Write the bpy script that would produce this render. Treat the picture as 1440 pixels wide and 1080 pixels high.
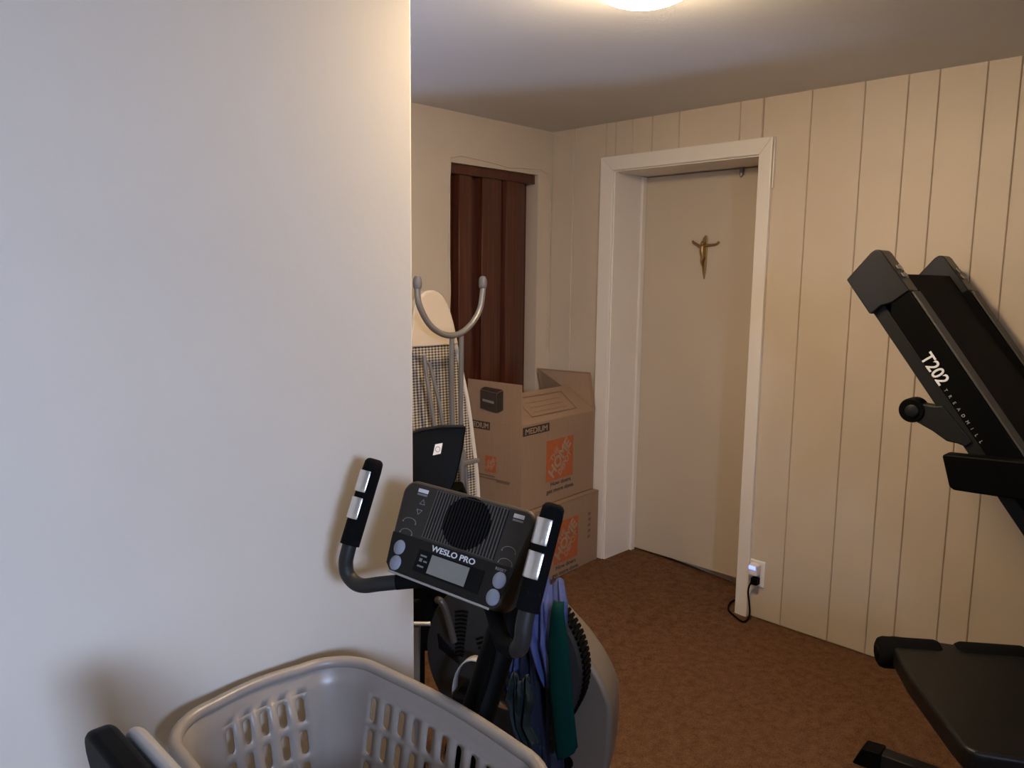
import bpy, bmesh, math, random
from mathutils import Vector, Matrix

random.seed(7)
S = bpy.context.scene
for o in list(bpy.data.objects):
    bpy.data.objects.remove(o)
COL = S.collection
R = math.radians

# ------------------------------------------------------------------ camera
CAM_H = 1.486
cam_d = bpy.data.cameras.new('camera')
cam_d.sensor_fit = 'HORIZONTAL'
cam_d.sensor_width = 36.0
cam_d.lens = 1091.35 / 1440 * 36.0
cam_d.clip_start = 0.02
cam = bpy.data.objects.new('camera', cam_d)
COL.objects.link(cam)
def cam_axes():
    pit, roll, a = 0.135338735, 0.0122079, 0.793128613
    fw = Vector((math.sin(a) * math.cos(pit), math.cos(a) * math.cos(pit), -math.sin(pit)))
    r = Vector((math.cos(a), -math.sin(a), 0))
    u = r.cross(fw)
    c, s = math.cos(roll), math.sin(roll)
    return r * c + u * s, u * c - r * s, fw
_r, _u, _f = cam_axes()
_m = Matrix((_r, _u, -_f)).transposed().to_4x4()
_m.translation = (0, 0, CAM_H)
cam.matrix_world = _m
S.camera = cam

# ------------------------------------------------------------------ view, world, daylight
S.view_settings.view_transform = 'Standard'
S.view_settings.look = 'None'
S.view_settings.exposure = 0.0
S.view_settings.gamma = 1.0
S.view_settings.use_curve_mapping = False
W = bpy.data.worlds.new('world')
S.world = W
W.use_nodes = True
bg = W.node_tree.nodes['Background']
bg.inputs['Color'].default_value = (0.45, 0.6, 1.0, 1)
bg.inputs['Strength'].default_value = 1.0

LAMP_STRENGTH = 126.0
LAMP_COL = (1.0, 0.745, 0.45)
def area(name, loc, direction, sx, sy, power, col):
    l = bpy.data.lights.new(name, 'AREA')
    l.shape = 'RECTANGLE'
    l.size, l.size_y = sx, sy
    l.energy = power
    l.color = col
    o = bpy.data.objects.new(name, l)
    COL.objects.link(o)
    o.location = loc
    o.rotation_euler = Vector(direction).to_track_quat('-Z', 'Y').to_euler()
    return o
# daylight falling through the window in the wall behind the camera
area('window_daylight', (-0.45, -2.34, 1.86), (0.05, 1, -0.25), 0.85, 0.50, 178, (0.47, 0.615, 0.97))
# daylight from the low window at the far end of the space behind the partition
area('alcove_daylight', (-1.02, 2.12, 1.00), (1, 0.1, 0.4), 0.85, 0.08, 52, (0.40, 0.58, 1.0))


# ------------------------------------------------------------------ materials
MATS = {}
def mat(name, col, rough=0.5, metal=0.0, emit=None, estr=0.0, spec=0.5, var=0.0, vscale=20.0, bump=0.0, bscale=200.0, coat=0.0):
    if name in MATS:
        return MATS[name]
    m = bpy.data.materials.new(name)
    m.use_nodes = True
    nt = m.node_tree
    b = nt.nodes['Principled BSDF']
    b.inputs['Base Color'].default_value = (*col, 1)
    b.inputs['Roughness'].default_value = rough
    b.inputs['Metallic'].default_value = metal
    b.inputs['Specular IOR Level'].default_value = spec
    b.inputs['Coat Weight'].default_value = coat
    if emit:
        b.inputs['Emission Color'].default_value = (*emit, 1)
        b.inputs['Emission Strength'].default_value = estr
    tc = nt.nodes.new('ShaderNodeTexCoord')
    if var > 0:
        n = nt.nodes.new('ShaderNodeTexNoise')
        n.inputs['Scale'].default_value = vscale
        n.inputs['Detail'].default_value = 4
        nt.links.new(tc.outputs['Object'], n.inputs['Vector'])
        r = nt.nodes.new('ShaderNodeValToRGB')
        r.color_ramp.elements[0].position = 0.3
        r.color_ramp.elements[1].position = 0.7
        r.color_ramp.elements[0].color = (*[c * (1 - var) for c in col], 1)
        r.color_ramp.elements[1].color = (*[min(1, c * (1 + var)) for c in col], 1)
        nt.links.new(n.outputs['Fac'], r.inputs['Fac'])
        nt.links.new(r.outputs['Color'], b.inputs['Base Color'])
    if bump > 0:
        n2 = nt.nodes.new('ShaderNodeTexNoise')
        n2.inputs['Scale'].default_value = bscale
        n2.inputs['Detail'].default_value = 3
        nt.links.new(tc.outputs['Object'], n2.inputs['Vector'])
        bp = nt.nodes.new('ShaderNodeBump')
        bp.inputs['Strength'].default_value = bump
        bp.inputs['Distance'].default_value = 0.002
        nt.links.new(n2.outputs['Fac'], bp.inputs['Height'])
        nt.links.new(bp.outputs['Normal'], b.inputs['Normal'])
    MATS[name] = m
    return m

M_WALL = mat('cream_wall_paint', (0.66, 0.60, 0.505), 0.55, var=0.02, vscale=3, bump=0.12, bscale=70)
M_PANEL = mat('beige_panel_paint', (0.60, 0.505, 0.385), 0.5, var=0.03, vscale=4, bump=0.15, bscale=90)
M_GROOVE = mat('panel_groove', (0.40, 0.31, 0.23), 0.7)
M_CEIL = mat('ceiling_paint', (0.71, 0.70, 0.68), 0.85, var=0.03, vscale=2, bump=0.3, bscale=120)
M_TRIM = mat('white_trim_paint', (0.80, 0.74, 0.66), 0.35, bump=0.05, bscale=40)
M_DOOR = mat('door_paint', (0.56, 0.475, 0.365), 0.45, var=0.02, vscale=2)
M_BLACK = mat('black_plastic', (0.0022, 0.0022, 0.0020), 0.55, spec=0.06, bump=0.1, bscale=400)
M_GLOSS = mat('gloss_black_plastic', (0.002, 0.002, 0.002), 0.35, spec=0.12)
M_FOAM = mat('black_foam', (0.004, 0.004, 0.004), 0.9, spec=0.1, bump=0.4, bscale=500)
M_DGREY = mat('dark_grey_plastic', (0.012, 0.012, 0.0115), 0.5, spec=0.2, bump=0.1, bscale=300)
M_CONS = mat('console_grey_plastic', (0.034, 0.028, 0.021), 0.5, spec=0.3, bump=0.15, bscale=500)
M_CONS2 = mat('console_black_panel', (0.009, 0.0078, 0.0068), 0.45, spec=0.2)
M_STEEL = mat('brushed_steel', (0.75, 0.72, 0.68), 0.28, 1.0)
M_GREYMETAL = mat('grey_powder_coat', (0.27, 0.26, 0.25), 0.4, 0.5)
M_SILVER = mat('silver_grey_plastic', (0.36, 0.34, 0.31), 0.45)
M_LCD = mat('lcd_glass', (0.235, 0.232, 0.20), 0.3)
M_BUTTON = mat('blue_grey_button', (0.27, 0.285, 0.335), 0.45)
M_WHITEINK = mat('white_print', (0.75, 0.75, 0.75), 0.5)
M_GREYINK = mat('grey_print', (0.22, 0.22, 0.22), 0.5)
M_BASKET = mat('greige_plastic', (0.270, 0.232, 0.195), 0.34, var=0.03, vscale=8)
M_VINYL = mat('black_vinyl', (0.006, 0.0056, 0.005), 0.42, spec=0.3, bump=0.3, bscale=250)
M_GREYVINYL = mat('grey_vinyl', (0.38, 0.36, 0.33), 0.5)
M_WHITEPL = mat('white_plastic', (0.80, 0.77, 0.72), 0.35)
M_BLUEGLOW = mat('blue_indicator', (0.2, 0.25, 1.0), 0.4, emit=(0.12, 0.16, 1.0), estr=4.0)
M_ORANGE = mat('orange_print', (0.42, 0.105, 0.03), 0.7, var=0.08, vscale=60)
M_DARKINK = mat('dark_print', (0.035, 0.022, 0.016), 0.7)
M_FAINTINK = mat('faint_print', (0.17, 0.105, 0.06), 0.7)
M_CLOTHB = mat('lavender_blue_cloth', (0.055, 0.072, 0.19), 0.9, spec=0.1, var=0.12, vscale=25, bump=0.6, bscale=300)
M_CLOTHN = mat('navy_cloth', (0.005, 0.008, 0.024), 0.9, var=0.15, vscale=25, bump=0.6, bscale=300)
M_TEAL = mat('teal_rubber', (0.0004, 0.026, 0.021), 0.75, spec=0.08, var=0.1, vscale=12)
M_BRASS = mat('antique_brass', (0.34, 0.22, 0.09), 0.35, 0.8)
M_BEIGECLOTH = mat('beige_cotton', (0.62, 0.52, 0.40), 0.9, bump=0.3, bscale=400)
M_CREAMTUBE = mat('cream_enamel', (0.72, 0.66, 0.57), 0.35)
M_RUBBER = mat('grey_rubber', (0.14, 0.14, 0.16), 0.6)
M_BELT = mat('treadmill_belt', (0.003, 0.003, 0.003), 0.85, spec=0.15, bump=0.5, bscale=300)

def carpet_mat():
    m = bpy.data.materials.new('brown_carpet')
    m.use_nodes = True
    nt = m.node_tree
    b = nt.nodes['Principled BSDF']
    b.inputs['Roughness'].default_value = 0.95
    b.inputs['Specular IOR Level'].default_value = 0.1
    tc = nt.nodes.new('ShaderNodeTexCoord')
    n1 = nt.nodes.new('ShaderNodeTexNoise')
    n1.inputs['Scale'].default_value = 220
    n1.inputs['Detail'].default_value = 3
    n2 = nt.nodes.new('ShaderNodeTexNoise')
    n2.inputs['Scale'].default_value = 28
    n2.inputs['Detail'].default_value = 5
    n2.inputs['Roughness'].default_value = 0.7
    mp = nt.nodes.new('ShaderNodeMapping')
    mp.inputs['Scale'].default_value = (1, 1, 1)
    nt.links.new(tc.outputs['Object'], mp.inputs['Vector'])
    nt.links.new(mp.outputs['Vector'], n1.inputs['Vector'])
    nt.links.new(mp.outputs['Vector'], n2.inputs['Vector'])
    mx = nt.nodes.new('ShaderNodeMath')
    mx.operation = 'ADD'
    nt.links.new(n1.outputs['Fac'], mx.inputs[0])
    nt.links.new(n2.outputs['Fac'], mx.inputs[1])
    r = nt.nodes.new('ShaderNodeValToRGB')
    e = r.color_ramp.elements
    e[0].position, e[0].color = 0.36, (0.068, 0.033, 0.016, 1)
    e[1].position, e[1].color = 0.66, (0.190, 0.100, 0.052, 1)
    e2 = r.color_ramp.elements.new(0.5)
    e2.color = (0.125, 0.062, 0.031, 1)
    h = nt.nodes.new('ShaderNodeMath')
    h.operation = 'MULTIPLY'
    h.inputs[1].default_value = 0.5
    nt.links.new(mx.outputs[0], h.inputs[0])
    nt.links.new(h.outputs[0], r.inputs['Fac'])
    nt.links.new(r.outputs['Color'], b.inputs['Base Color'])
    bp = nt.nodes.new('ShaderNodeBump')
    bp.inputs['Strength'].default_value = 0.6
    bp.inputs['Distance'].default_value = 0.004
    nt.links.new(mx.outputs[0], bp.inputs['Height'])
    nt.links.new(bp.outputs['Normal'], b.inputs['Normal'])
    return m
M_CARPET = carpet_mat()

def wood_mat():
    m = bpy.data.materials.new('walnut_vinyl')
    m.use_nodes = True
    nt = m.node_tree
    b = nt.nodes['Principled BSDF']
    b.inputs['Roughness'].default_value = 0.3
    tc = nt.nodes.new('ShaderNodeTexCoord')
    mp = nt.nodes.new('ShaderNodeMapping')
    mp.inputs['Scale'].default_value = (60, 60, 1.5)
    n = nt.nodes.new('ShaderNodeTexNoise')
    n.inputs['Scale'].default_value = 1.5
    n.inputs['Detail'].default_value = 6
    nt.links.new(tc.outputs['Object'], mp.inputs['Vector'])
    nt.links.new(mp.outputs['Vector'], n.inputs['Vector'])
    r = nt.nodes.new('ShaderNodeValToRGB')
    r.color_ramp.elements[0].position = 0.3
    r.color_ramp.elements[0].color = (0.048, 0.012, 0.0055, 1)
    r.color_ramp.elements[1].position = 0.72
    r.color_ramp.elements[1].color = (0.115, 0.031, 0.0135, 1)
    nt.links.new(n.outputs['Fac'], r.inputs['Fac'])
    nt.links.new(r.outputs['Color'], b.inputs['Base Color'])
    return m
M_WOOD = wood_mat()

def card_mat():
    m = bpy.data.materials.new('kraft_cardboard')
    m.use_nodes = True
    nt = m.node_tree
    b = nt.nodes['Principled BSDF']
    b.inputs['Roughness'].default_value = 0.8
    b.inputs['Specular IOR Level'].default_value = 0.2
    tc = nt.nodes.new('ShaderNodeTexCoord')
    mp = nt.nodes.new('ShaderNodeMapping')
    mp.inputs['Scale'].default_value = (40, 40, 4)
    n = nt.nodes.new('ShaderNodeTexNoise')
    n.inputs['Scale'].default_value = 2
    n.inputs['Detail'].default_value = 5
    nt.links.new(tc.outputs['Object'], mp.inputs['Vector'])
    nt.links.new(mp.outputs['Vector'], n.inputs['Vector'])
    r = nt.nodes.new('ShaderNodeValToRGB')
    r.color_ramp.elements[0].color = (0.29, 0.190, 0.120, 1)
    r.color_ramp.elements[1].color = (0.34, 0.225, 0.145, 1)
    nt.links.new(n.outputs['Fac'], r.inputs['Fac'])
    nt.links.new(r.outputs['Color'], b.inputs['Base Color'])
    return m
M_CARD = card_mat()
M_CARDPRINT = mat('kraft_reverse_print', (0.36, 0.24, 0.155), 0.8)

def mesh_pattern_mat():
    m = bpy.data.materials.new('expanded_metal_mesh')
    m.use_nodes = True
    nt = m.node_tree
    b = nt.nodes['Principled BSDF']
    b.inputs['Roughness'].default_value = 0.5
    tc = nt.nodes.new('ShaderNodeTexCoord')
    sx = nt.nodes.new('ShaderNodeSeparateXYZ')
    cx = nt.nodes.new('ShaderNodeCombineXYZ')
    nt.links.new(tc.outputs['Object'], sx.inputs[0])
    for k, op in enumerate(('ADD', 'SUBTRACT')):
        zz = nt.nodes.new('ShaderNodeMath'); zz.operation = 'MULTIPLY'; zz.inputs[1].default_value = 1.5
        mm = nt.nodes.new('ShaderNodeMath'); mm.operation = op
        nt.links.new(sx.outputs['Z'], zz.inputs[0])
        nt.links.new(sx.outputs['X'], mm.inputs[0])
        nt.links.new(zz.outputs[0], mm.inputs[1])
        nt.links.new(mm.outputs[0], cx.inputs[k])
    cx.inputs[2].default_value = 0.003
    ck = nt.nodes.new('ShaderNodeTexChecker')
    ck.inputs['Scale'].default_value = 62
    ck.inputs['Color1'].default_value = (0.56, 0.49, 0.40, 1)
    ck.inputs['Color2'].default_value = (0.07, 0.058, 0.045, 1)
    nt.links.new(cx.outputs[0], ck.inputs['Vector'])
    nt.links.new(ck.outputs['Color'], b.inputs['Base Color'])
    return m
M_MESHPAT = mesh_pattern_mat()

# ------------------------------------------------------------------ mesh helpers
class MB:
    """Collects shapes given in world coordinates; build() links them as one mesh object."""
    def __init__(s):
        s.bm = bmesh.new()
    def face(s, pts):
        vs = [s.bm.verts.new(Vector(p)) for p in pts]
        return s.bm.faces.new(vs)
    def box(s, lo, hi):
        return s.hexa([(lo[0], lo[1], lo[2]), (hi[0], lo[1], lo[2]), (hi[0], hi[1], lo[2]), (lo[0], hi[1], lo[2])],
                      [(lo[0], lo[1], hi[2]), (hi[0], lo[1], hi[2]), (hi[0], hi[1], hi[2]), (lo[0], hi[1], hi[2])])
    def hexa(s, a, b):
        A = [s.bm.verts.new(Vector(p)) for p in a]
        B = [s.bm.verts.new(Vector(p)) for p in b]
        n = len(A)
        s.bm.faces.new(A[::-1])
        s.bm.faces.new(B)
        for i in range(n):
            j = (i + 1) % n
            s.bm.faces.new((A[i], A[j], B[j], B[i]))
        return s
    def prism(s, pts, vec):
        v = Vector(vec)
        return s.hexa([Vector(p) for p in pts], [Vector(p) + v for p in pts])
    def obox(s, c, ax, ay, az, sx, sy, sz):
        c, ax, ay, az = Vector(c), Vector(ax), Vector(ay), Vector(az)
        q = [(-1, -1), (1, -1), (1, 1), (-1, 1)]
        lo = [c + ax * (a * sx / 2) + ay * (b * sy / 2) - az * (sz / 2) for a, b in q]
        hi = [p + az * sz for p in lo]
        return s.hexa(lo, hi)
    def tube(s, pts, r, seg=14, closed=False, caps=True, radii=None, flat=None):
        pts = [Vector(p) for p in pts]
        n = len(pts)
        rings = []
        prev = None
        for i, p in enumerate(pts):
            if closed:
                t = pts[(i + 1) % n] - pts[i - 1]
            else:
                t = pts[min(i + 1, n - 1)] - pts[max(i - 1, 0)]
            t.normalize()
            if prev is None:
                a = Vector((0, 0, 1)) if abs(t.z) < 0.9 else Vector((1, 0, 0))
                u = t.cross(a).normalized()
            else:
                u = (prev - t * prev.dot(t)).normalized()
            prev = u
            w = t.cross(u)
            rr = radii[i] if radii else r
            ring = []
            for k in range(seg):
                an = 2 * math.pi * k / seg
                ring.append(s.bm.verts.new(p + u * (math.cos(an) * rr) + w * (math.sin(an) * rr)))
            rings.append(ring)
        m = n if closed else n - 1
        for i in range(m):
            A, B = rings[i], rings[(i + 1) % n]
            off = 0
            if closed and i == n - 1:
                best = None
                for k in range(seg):
                    d = sum((A[j].co - B[(j + k) % seg].co).length for j in range(0, seg, 3))
                    if best is None or d < best[0]:
                        best = (d, k)
                off = best[1]
            for k in range(seg):
                k2 = (k + 1) % seg
                s.bm.faces.new((A[k], A[k2], B[(k2 + off) % seg], B[(k + off) % seg]))
        if caps and not closed:
            s.bm.faces.new(rings[0][::-1])
            s.bm.faces.new(rings[-1])
        return s
    def cyl(s, p0, p1, r, r1=None, seg=24):
        return s.tube([p0, p1], r, seg, radii=[r, r if r1 is None else r1])
    def lathe(s, c, axis, prof, seg=40, capa=True, capb=True):
        """prof = [(radius, height)] along axis from c."""
        c, ax = Vector(c), Vector(axis).normalized()
        a = Vector((0, 0, 1)) if abs(ax.z) < 0.9 else Vector((1, 0, 0))
        u = ax.cross(a).normalized()
        w = ax.cross(u)
        rings = []
        for (r, h) in prof:
            if r < 1e-6:
                rings.append([s.bm.verts.new(c + ax * h)])
            else:
                rings.append([s.bm.verts.new(c + ax * h + u * (math.cos(2 * math.pi * k / seg) * r) + w * (math.sin(2 * math.pi * k / seg) * r)) for k in range(seg)])
        for A, B in zip(rings, rings[1:]):
            for k in range(seg):
                k2 = (k + 1) % seg
                if len(A) == 1 and len(B) == 1:
                    continue
                if len(A) == 1:
                    s.bm.faces.new((A[0], B[k2], B[k]))
                elif len(B) == 1:
                    s.bm.faces.new((A[k], A[k2], B[0]))
                else:
                    s.bm.faces.new((A[k], A[k2], B[k2], B[k]))
        if capa and len(rings[0]) > 1:
            s.bm.faces.new(rings[0][::-1])
        if capb and len(rings[-1]) > 1:
            s.bm.faces.new(rings[-1])
        return s
    def ball(s, c, r, seg=16, sc=(1, 1, 1)):
        g = bmesh.ops.create_uvsphere(s.bm, u_segments=seg, v_segments=seg // 2, radius=r)
        for v in g['verts']:
            v.co = Vector((v.co.x * sc[0], v.co.y * sc[1], v.co.z * sc[2])) + Vector(c)
        return s
    def grid(s, fn, nu, nv):
        V = [[s.bm.verts.new(Vector(fn(i / nu, j / nv))) for j in range(nv + 1)] for i in range(nu + 1)]
        for i in range(nu):
            for j in range(nv):
                s.bm.faces.new((V[i][j], V[i + 1][j], V[i + 1][j + 1], V[i][j + 1]))
        return s
    def build(s, name, material, parent=None, bevel=0.0, bseg=2, smooth=35, solid=0.0, subsurf=0, label=None, soff=0.0):
        bm = s.bm
        bmesh.ops.recalc_face_normals(bm, faces=bm.faces)
        me = bpy.data.meshes.new(name)
        bm.to_mesh(me)
        bm.free()
        ms = material if isinstance(material, (list, tuple)) else [material]
        for x in ms:
            me.materials.append(x)
        o = bpy.data.objects.new(name, me)
        COL.objects.link(o)
        if parent is not None:
            mw = world_of(parent)
            me.transform(mw.inverted())
            o.parent = parent
        else:
            c = Vector((0, 0, 0))
            if len(me.vertices):
                xs = [v.co for v in me.vertices]
                c = Vector(((min(v.x for v in xs) + max(v.x for v in xs)) / 2, (min(v.y for v in xs) + max(v.y for v in xs)) / 2, min(v.z for v in xs)))
            me.transform(Matrix.Translation(-c))
            o.location = c
        if smooth:
            for p in me.polygons:
                p.use_smooth = True
            me.set_sharp_from_angle(angle=R(smooth))
        if solid:
            md = o.modifiers.new('thickness', 'SOLIDIFY')
            md.thickness = solid
            md.offset = soff
        if bevel:
            md = o.modifiers.new('bevel', 'BEVEL')
            md.width = bevel
            md.segments = bseg
            md.limit_method = 'ANGLE'
            md.angle_limit = R(30)
        if subsurf:
            md = o.modifiers.new('subdivision', 'SUBSURF')
            md.levels = md.render_levels = subsurf
        if label:
            o['label'] = label
        return o

def world_of(o):
    m = o.matrix_basis.copy()
    while o.parent:
        o = o.parent
        m = o.matrix_basis @ m
    return m

def thing(name, label, cat, loc=(0, 0, 0), group=None):
    o = bpy.data.objects.new(name, None)
    o.empty_display_size = 0.1
    COL.objects.link(o)
    o.location = loc
    tag(o, label, cat, group)
    return o
def tag(o, label, cat, group=None):
    o['label'] = label
    o['category'] = cat
    if group:
        o['group'] = group
    return o
def struct(o):
    o['kind'] = 'structure'
    return o

def text(string, name, origin, u, v, height, material, parent, width=None, bold=0.0, align='CENTER', depth=0.0006, shear=0.0, label=None):
    """Lettering as thin raised print; origin = baseline point, u = reading direction, v = up."""
    cu = bpy.data.curves.new(name, 'FONT')
    cu.body = string
    cu.size = 1.0
    cu.align_x = align
    cu.extrude = 0.02
    cu.bevel_depth = bold
    cu.bevel_resolution = 0
    cu.shear = shear
    cu.resolution_u = 4
    to = bpy.data.objects.new(name + '_tmp', cu)
    COL.objects.link(to)
    dg = bpy.context.evaluated_depsgraph_get()
    me = bpy.data.meshes.new_from_object(to.evaluated_get(dg))
    bpy.data.objects.remove(to)
    me.name = name
    xs = [p.co.x for p in me.vertices]
    wid = max(xs) - min(xs)
    cap = 0.70
    sy = height / cap
    sx = sy if width is None else width / wid
    u, v = Vector(u).normalized(), Vector(v).normalized()
    n = u.cross(v).normalized()
    zs = [p.co.z for p in me.vertices]
    mm = Matrix((u * sx, v * sy, n * (depth / (max(zs) - min(zs))))).transposed().to_4x4()
    mm.translation = Vector(origin) + n * depth
    me.transform(mm)
    me.materials.clear()
    me.materials.append(material)
    o = bpy.data.objects.new(name, me)
    COL.objects.link(o)
    if parent is not None:
        me.transform(world_of(parent).inverted())
        o.parent = parent
    if label:
        o['label'] = label
    return o

def bez(pts, n=8):
    """Catmull-Rom through points."""
    P = [Vector(p) for p in pts]
    out = []
    for i in range(len(P) - 1):
        p0, p1, p2, p3 = P[max(i - 1, 0)], P[i], P[i + 1], P[min(i + 2, len(P) - 1)]
        for k in range(n):
            t = k / n
            out.append(0.5 * ((2 * p1) + (p2 - p0) * t + (2 * p0 - 5 * p1 + 4 * p2 - p3) * t * t + (3 * p1 - p0 - 3 * p2 + p3) * t ** 3))
    out.append(P[-1])
    return out

def rrect(w, h, r, seg=6, wb=None):
    """Rounded rectangle (optionally narrower at the bottom) as 2-D points, counter-clockwise."""
    wb = w if wb is None else wb
    cs = [((w / 2 - r, h / 2 - r), 0), ((-w / 2 + r, h / 2 - r), 90), ((-wb / 2 + r, -h / 2 + r), 180), ((wb / 2 - r, -h / 2 + r), 270)]
    out = []
    for (c, a0) in cs:
        for k in range(seg + 1):
            a = R(a0 + 90 * k / seg)
            out.append((c[0] + math.cos(a) * r, c[1] + math.sin(a) * r))
    return out

def smoothstep(t):
    t = max(0, min(1, t))
    return t * t * (3 - 2 * t)
def floor_z(y):
    return 0.045 * smoothstep((y - 1.55) / 0.85)

# ------------------------------------------------------------------ room shell
CEIL = 2.24
XR, YB, YL = 3.11, 2.786, 1.345      # right wall, back wall, near left wall
XE = 1.0548                          # free end of the near left wall
XW, YF = -1.9, -1.7                # walls behind the camera

b = MB()
b.grid(lambda u, v: (XW - 0.1 + u * (XR + 0.7 - XW), YF - 0.1 + v * (YB + 0.35 - YF), floor_z(YF - 0.1 + v * (YB + 0.35 - YF))), 2, 90)
struct(b.build('floor', M_CARPET, smooth=60))
b = MB(); b.box((XW - 0.1, YF - 0.8, CEIL), (XR + 0.5, YB + 0.3, CEIL + 0.1))
struct(b.build('ceiling', M_CEIL, smooth=0))

# near left wall (a partition ending in the room)
b = MB(); b.box((XW, YL, -0.02), (XE, YL + 0.115, CEIL))
struct(b.build('wall_left', M_WALL, bevel=0.004, smooth=0))
# left end of the space behind it
AX = -1.05
b = MB()
b.box((AX - 0.1, YL + 0.115, -0.02), (AX, 1.68, CEIL)); b.box((AX - 0.1, 2.56, -0.02), (AX, YB, CEIL))
b.box((AX - 0.1, 1.68, -0.02), (AX, 2.56, 0.93)); b.box((AX - 0.1, 1.68, 1.07), (AX, 2.56, CEIL))
struct(b.build('wall_alcove', M_WALL, smooth=0))
# unseen half-height blocker, added to cast the straight shadow edge on the ceiling
b = MB()
b.hexa([(0.62, 2.78, 0.0), (1.06, 1.92, 0.0), (1.02, 1.90, 0.0), (0.58, 2.76, 0.0)], [(0.62, 2.78, 1.70), (1.06, 1.92, 1.70), (1.02, 1.90, 1.70), (0.58, 2.76, 1.70)])
b.box((1.02, 1.495, 0.0), (1.06, 1.92, 1.70))
struct(b.build('shadow_blocker', M_WALL, smooth=0))
# back wall with the opening of the folding door
FX0, FX1, FZ = 2.408, 3.003, 2.013
b = MB()
b.box((-1.2, YB, -0.02), (FX0, YB + 0.12, CEIL))
b.box((FX1, YB, -0.02), (XR + 0.1, YB + 0.12, CEIL))
b.box((FX0, YB, FZ), (FX1, YB + 0.12, CEIL))
b.box((-1.2, YB + 0.12, -0.02), (XR + 0.1, YB + 0.16, CEIL))
struct(b.build('wall_back', M_PANEL, smooth=0))

# right wall: vertical planks with narrow grooves and the doorway
DY0, DY1, DZ = 1.618, 2.378, 2.012
GR = [2.640, 2.436, 2.280, 2.167, 2.021, 1.720, 1.613, 1.410, 1.205, 1.051, 0.947, 0.797, 0.697, 0.50, 0.40, 0.20, 0.0]
step = [0.2, 0.15, 0.11, 0.15, 0.3, 0.11, 0.2]
while GR[-1] > YF:
    GR.append(GR[-1] - step[len(GR) % 7])
edges = [YB] + [g for g in GR if g > YF] + [YF]
b = MB()
def plank(y0, y1, z0):
    g, d, c = 0.0012, 0.003, 0.0022
    z1 = CEIL
    # bevelled-edge board: front face narrower than its foot
    a = [(XR + d, y0 + g, z0), (XR, y0 + g + c, z0), (XR, y1 - g - c, z0), (XR + d, y1 - g, z0), (XR + 0.02, y1 - g, z0), (XR + 0.02, y0 + g, z0)]
    b.hexa(a, [(p[0], p[1], z1) for p in a])
for y1, y0 in zip(edges, edges[1:]):
    for (a0, a1, z) in ((y0, min(y1, DY0), 0.006), (max(y0, DY0), min(y1, DY1), DZ), (max(y0, DY1), y1, 0.03)):
        if a1 - a0 > 0.006:
            plank(a0, a1, z)
wr = struct(b.build('wall_right', M_PANEL, smooth=0))
b = MB()
for (y0, y1, z0) in ((YF - 0.1, DY0, 0), (DY1, YB + 0.1, 0), (DY0, DY1, DZ)):
    b.box((XR + 0.006, y0, z0), (XR + 0.33, y1, CEIL))
b.build('backing', M_GROOVE, wr, smooth=0, label='dark grooves between the wall planks')

# doorway: jambs, stops, casing and the flush door set deep in it
XD = XR + 0.245
d = bpy.data.objects.new('door_1', None); COL.objects.link(d); d.location = (XD, 2.0, floor_z(2.0)); struct(d)
b = MB(); b.box((XD, DY0 + 0.006, 0.052), (XD + 0.04, DY1 - 0.012, DZ - 0.012))
leaf = b.build('door_leaf', M_DOOR, d, bevel=0.002, smooth=0)
b = MB()
b.box((XR - 0.004, DY1 - 0.008, 0.0), (XD + 0.05, DY1 + 0.012, DZ))
b.box((XR - 0.004, DY0 - 0.012, 0.0), (XD + 0.05, DY0 + 0.006, DZ))
b.box((XR - 0.004, DY0 - 0.012, DZ - 0.008), (XD + 0.05, DY1 + 0.012, DZ + 0.012))
b.build('door_jamb', M_TRIM, d, bevel=0.002, smooth=0)
b = MB()
b.box((XD + 0.041, DY0 - 0.01, 0.0), (XD + 0.05, DY1 + 0.01, DZ))
b.build('door_gap_blocker', M_DOOR, d, smooth=0)  # added unseen panel, blocks background light leaking round the door leaf
b = MB()
b.box((XD - 0.034, DY1 - 0.022, 0.04), (XD - 0.001, DY1 - 0.008, DZ - 0.01))
b.build('door_stop', M_TRIM, d, bevel=0.003, smooth=0)
b = MB()
b.box((XD - 0.016, 1.822, DZ - 0.045), (XD - 0.001, 1.838, DZ - 0.010))
b.cyl((XD - 0.012, 1.830, DZ - 0.03), (XD - 0.012, 1.830, DZ - 0.052), 0.006)
b.build('door_catch', M_GREYMETAL, d, bevel=0.002)
# casing, three mitred boards with a raised back band
def casing(poly_in, poly_out, name):
    b = MB()
    (a0, a1), (c0, c1) = poly_in, poly_out
    P = lambda x, yz: (x, yz[0], yz[1])
    b.hexa([P(XR + 0.004, a0), P(XR + 0.004, a1), P(XR + 0.004, c1), P(XR + 0.004, c0)],
           [P(XR - 0.017, a0), P(XR - 0.017, a1), P(XR - 0.021, c1), P(XR - 0.021, c0)])
    return b
CI0, CI1, CIZ = DY0 + 0.0, DY1 - 0.002, DZ - 0.002
CO0, CO1, COZ = 1.558, 2.452, 2.078
t1 = bpy.data.objects.new('trim_1', None); COL.objects.link(t1); t1.location = (XR, 2.0, 0); struct(t1)
casing(((CI1, 0.046), (CI1, CIZ)), ((CO1, 0.046), (CO1, COZ)), 0).build('casing_board', M_TRIM, t1, bevel=0.004, smooth=0)
casing(((CI0, -0.004), (CI0, CIZ)), ((CO0, -0.004), (CO0, COZ)), 0).build('casing_board', M_TRIM, t1, bevel=0.004, smooth=0)
casing(((CI0, CIZ), (CI1, CIZ)), ((CO0, COZ), (CO1, COZ)), 0).build('casing_board', M_TRIM, t1, bevel=0.004, smooth=0)
b = MB(); b.box((XR - 0.012, CO0 - 0.008, 1.87), (XR - 0.002, CO0 - 0.003, COZ - 0.002))
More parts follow.
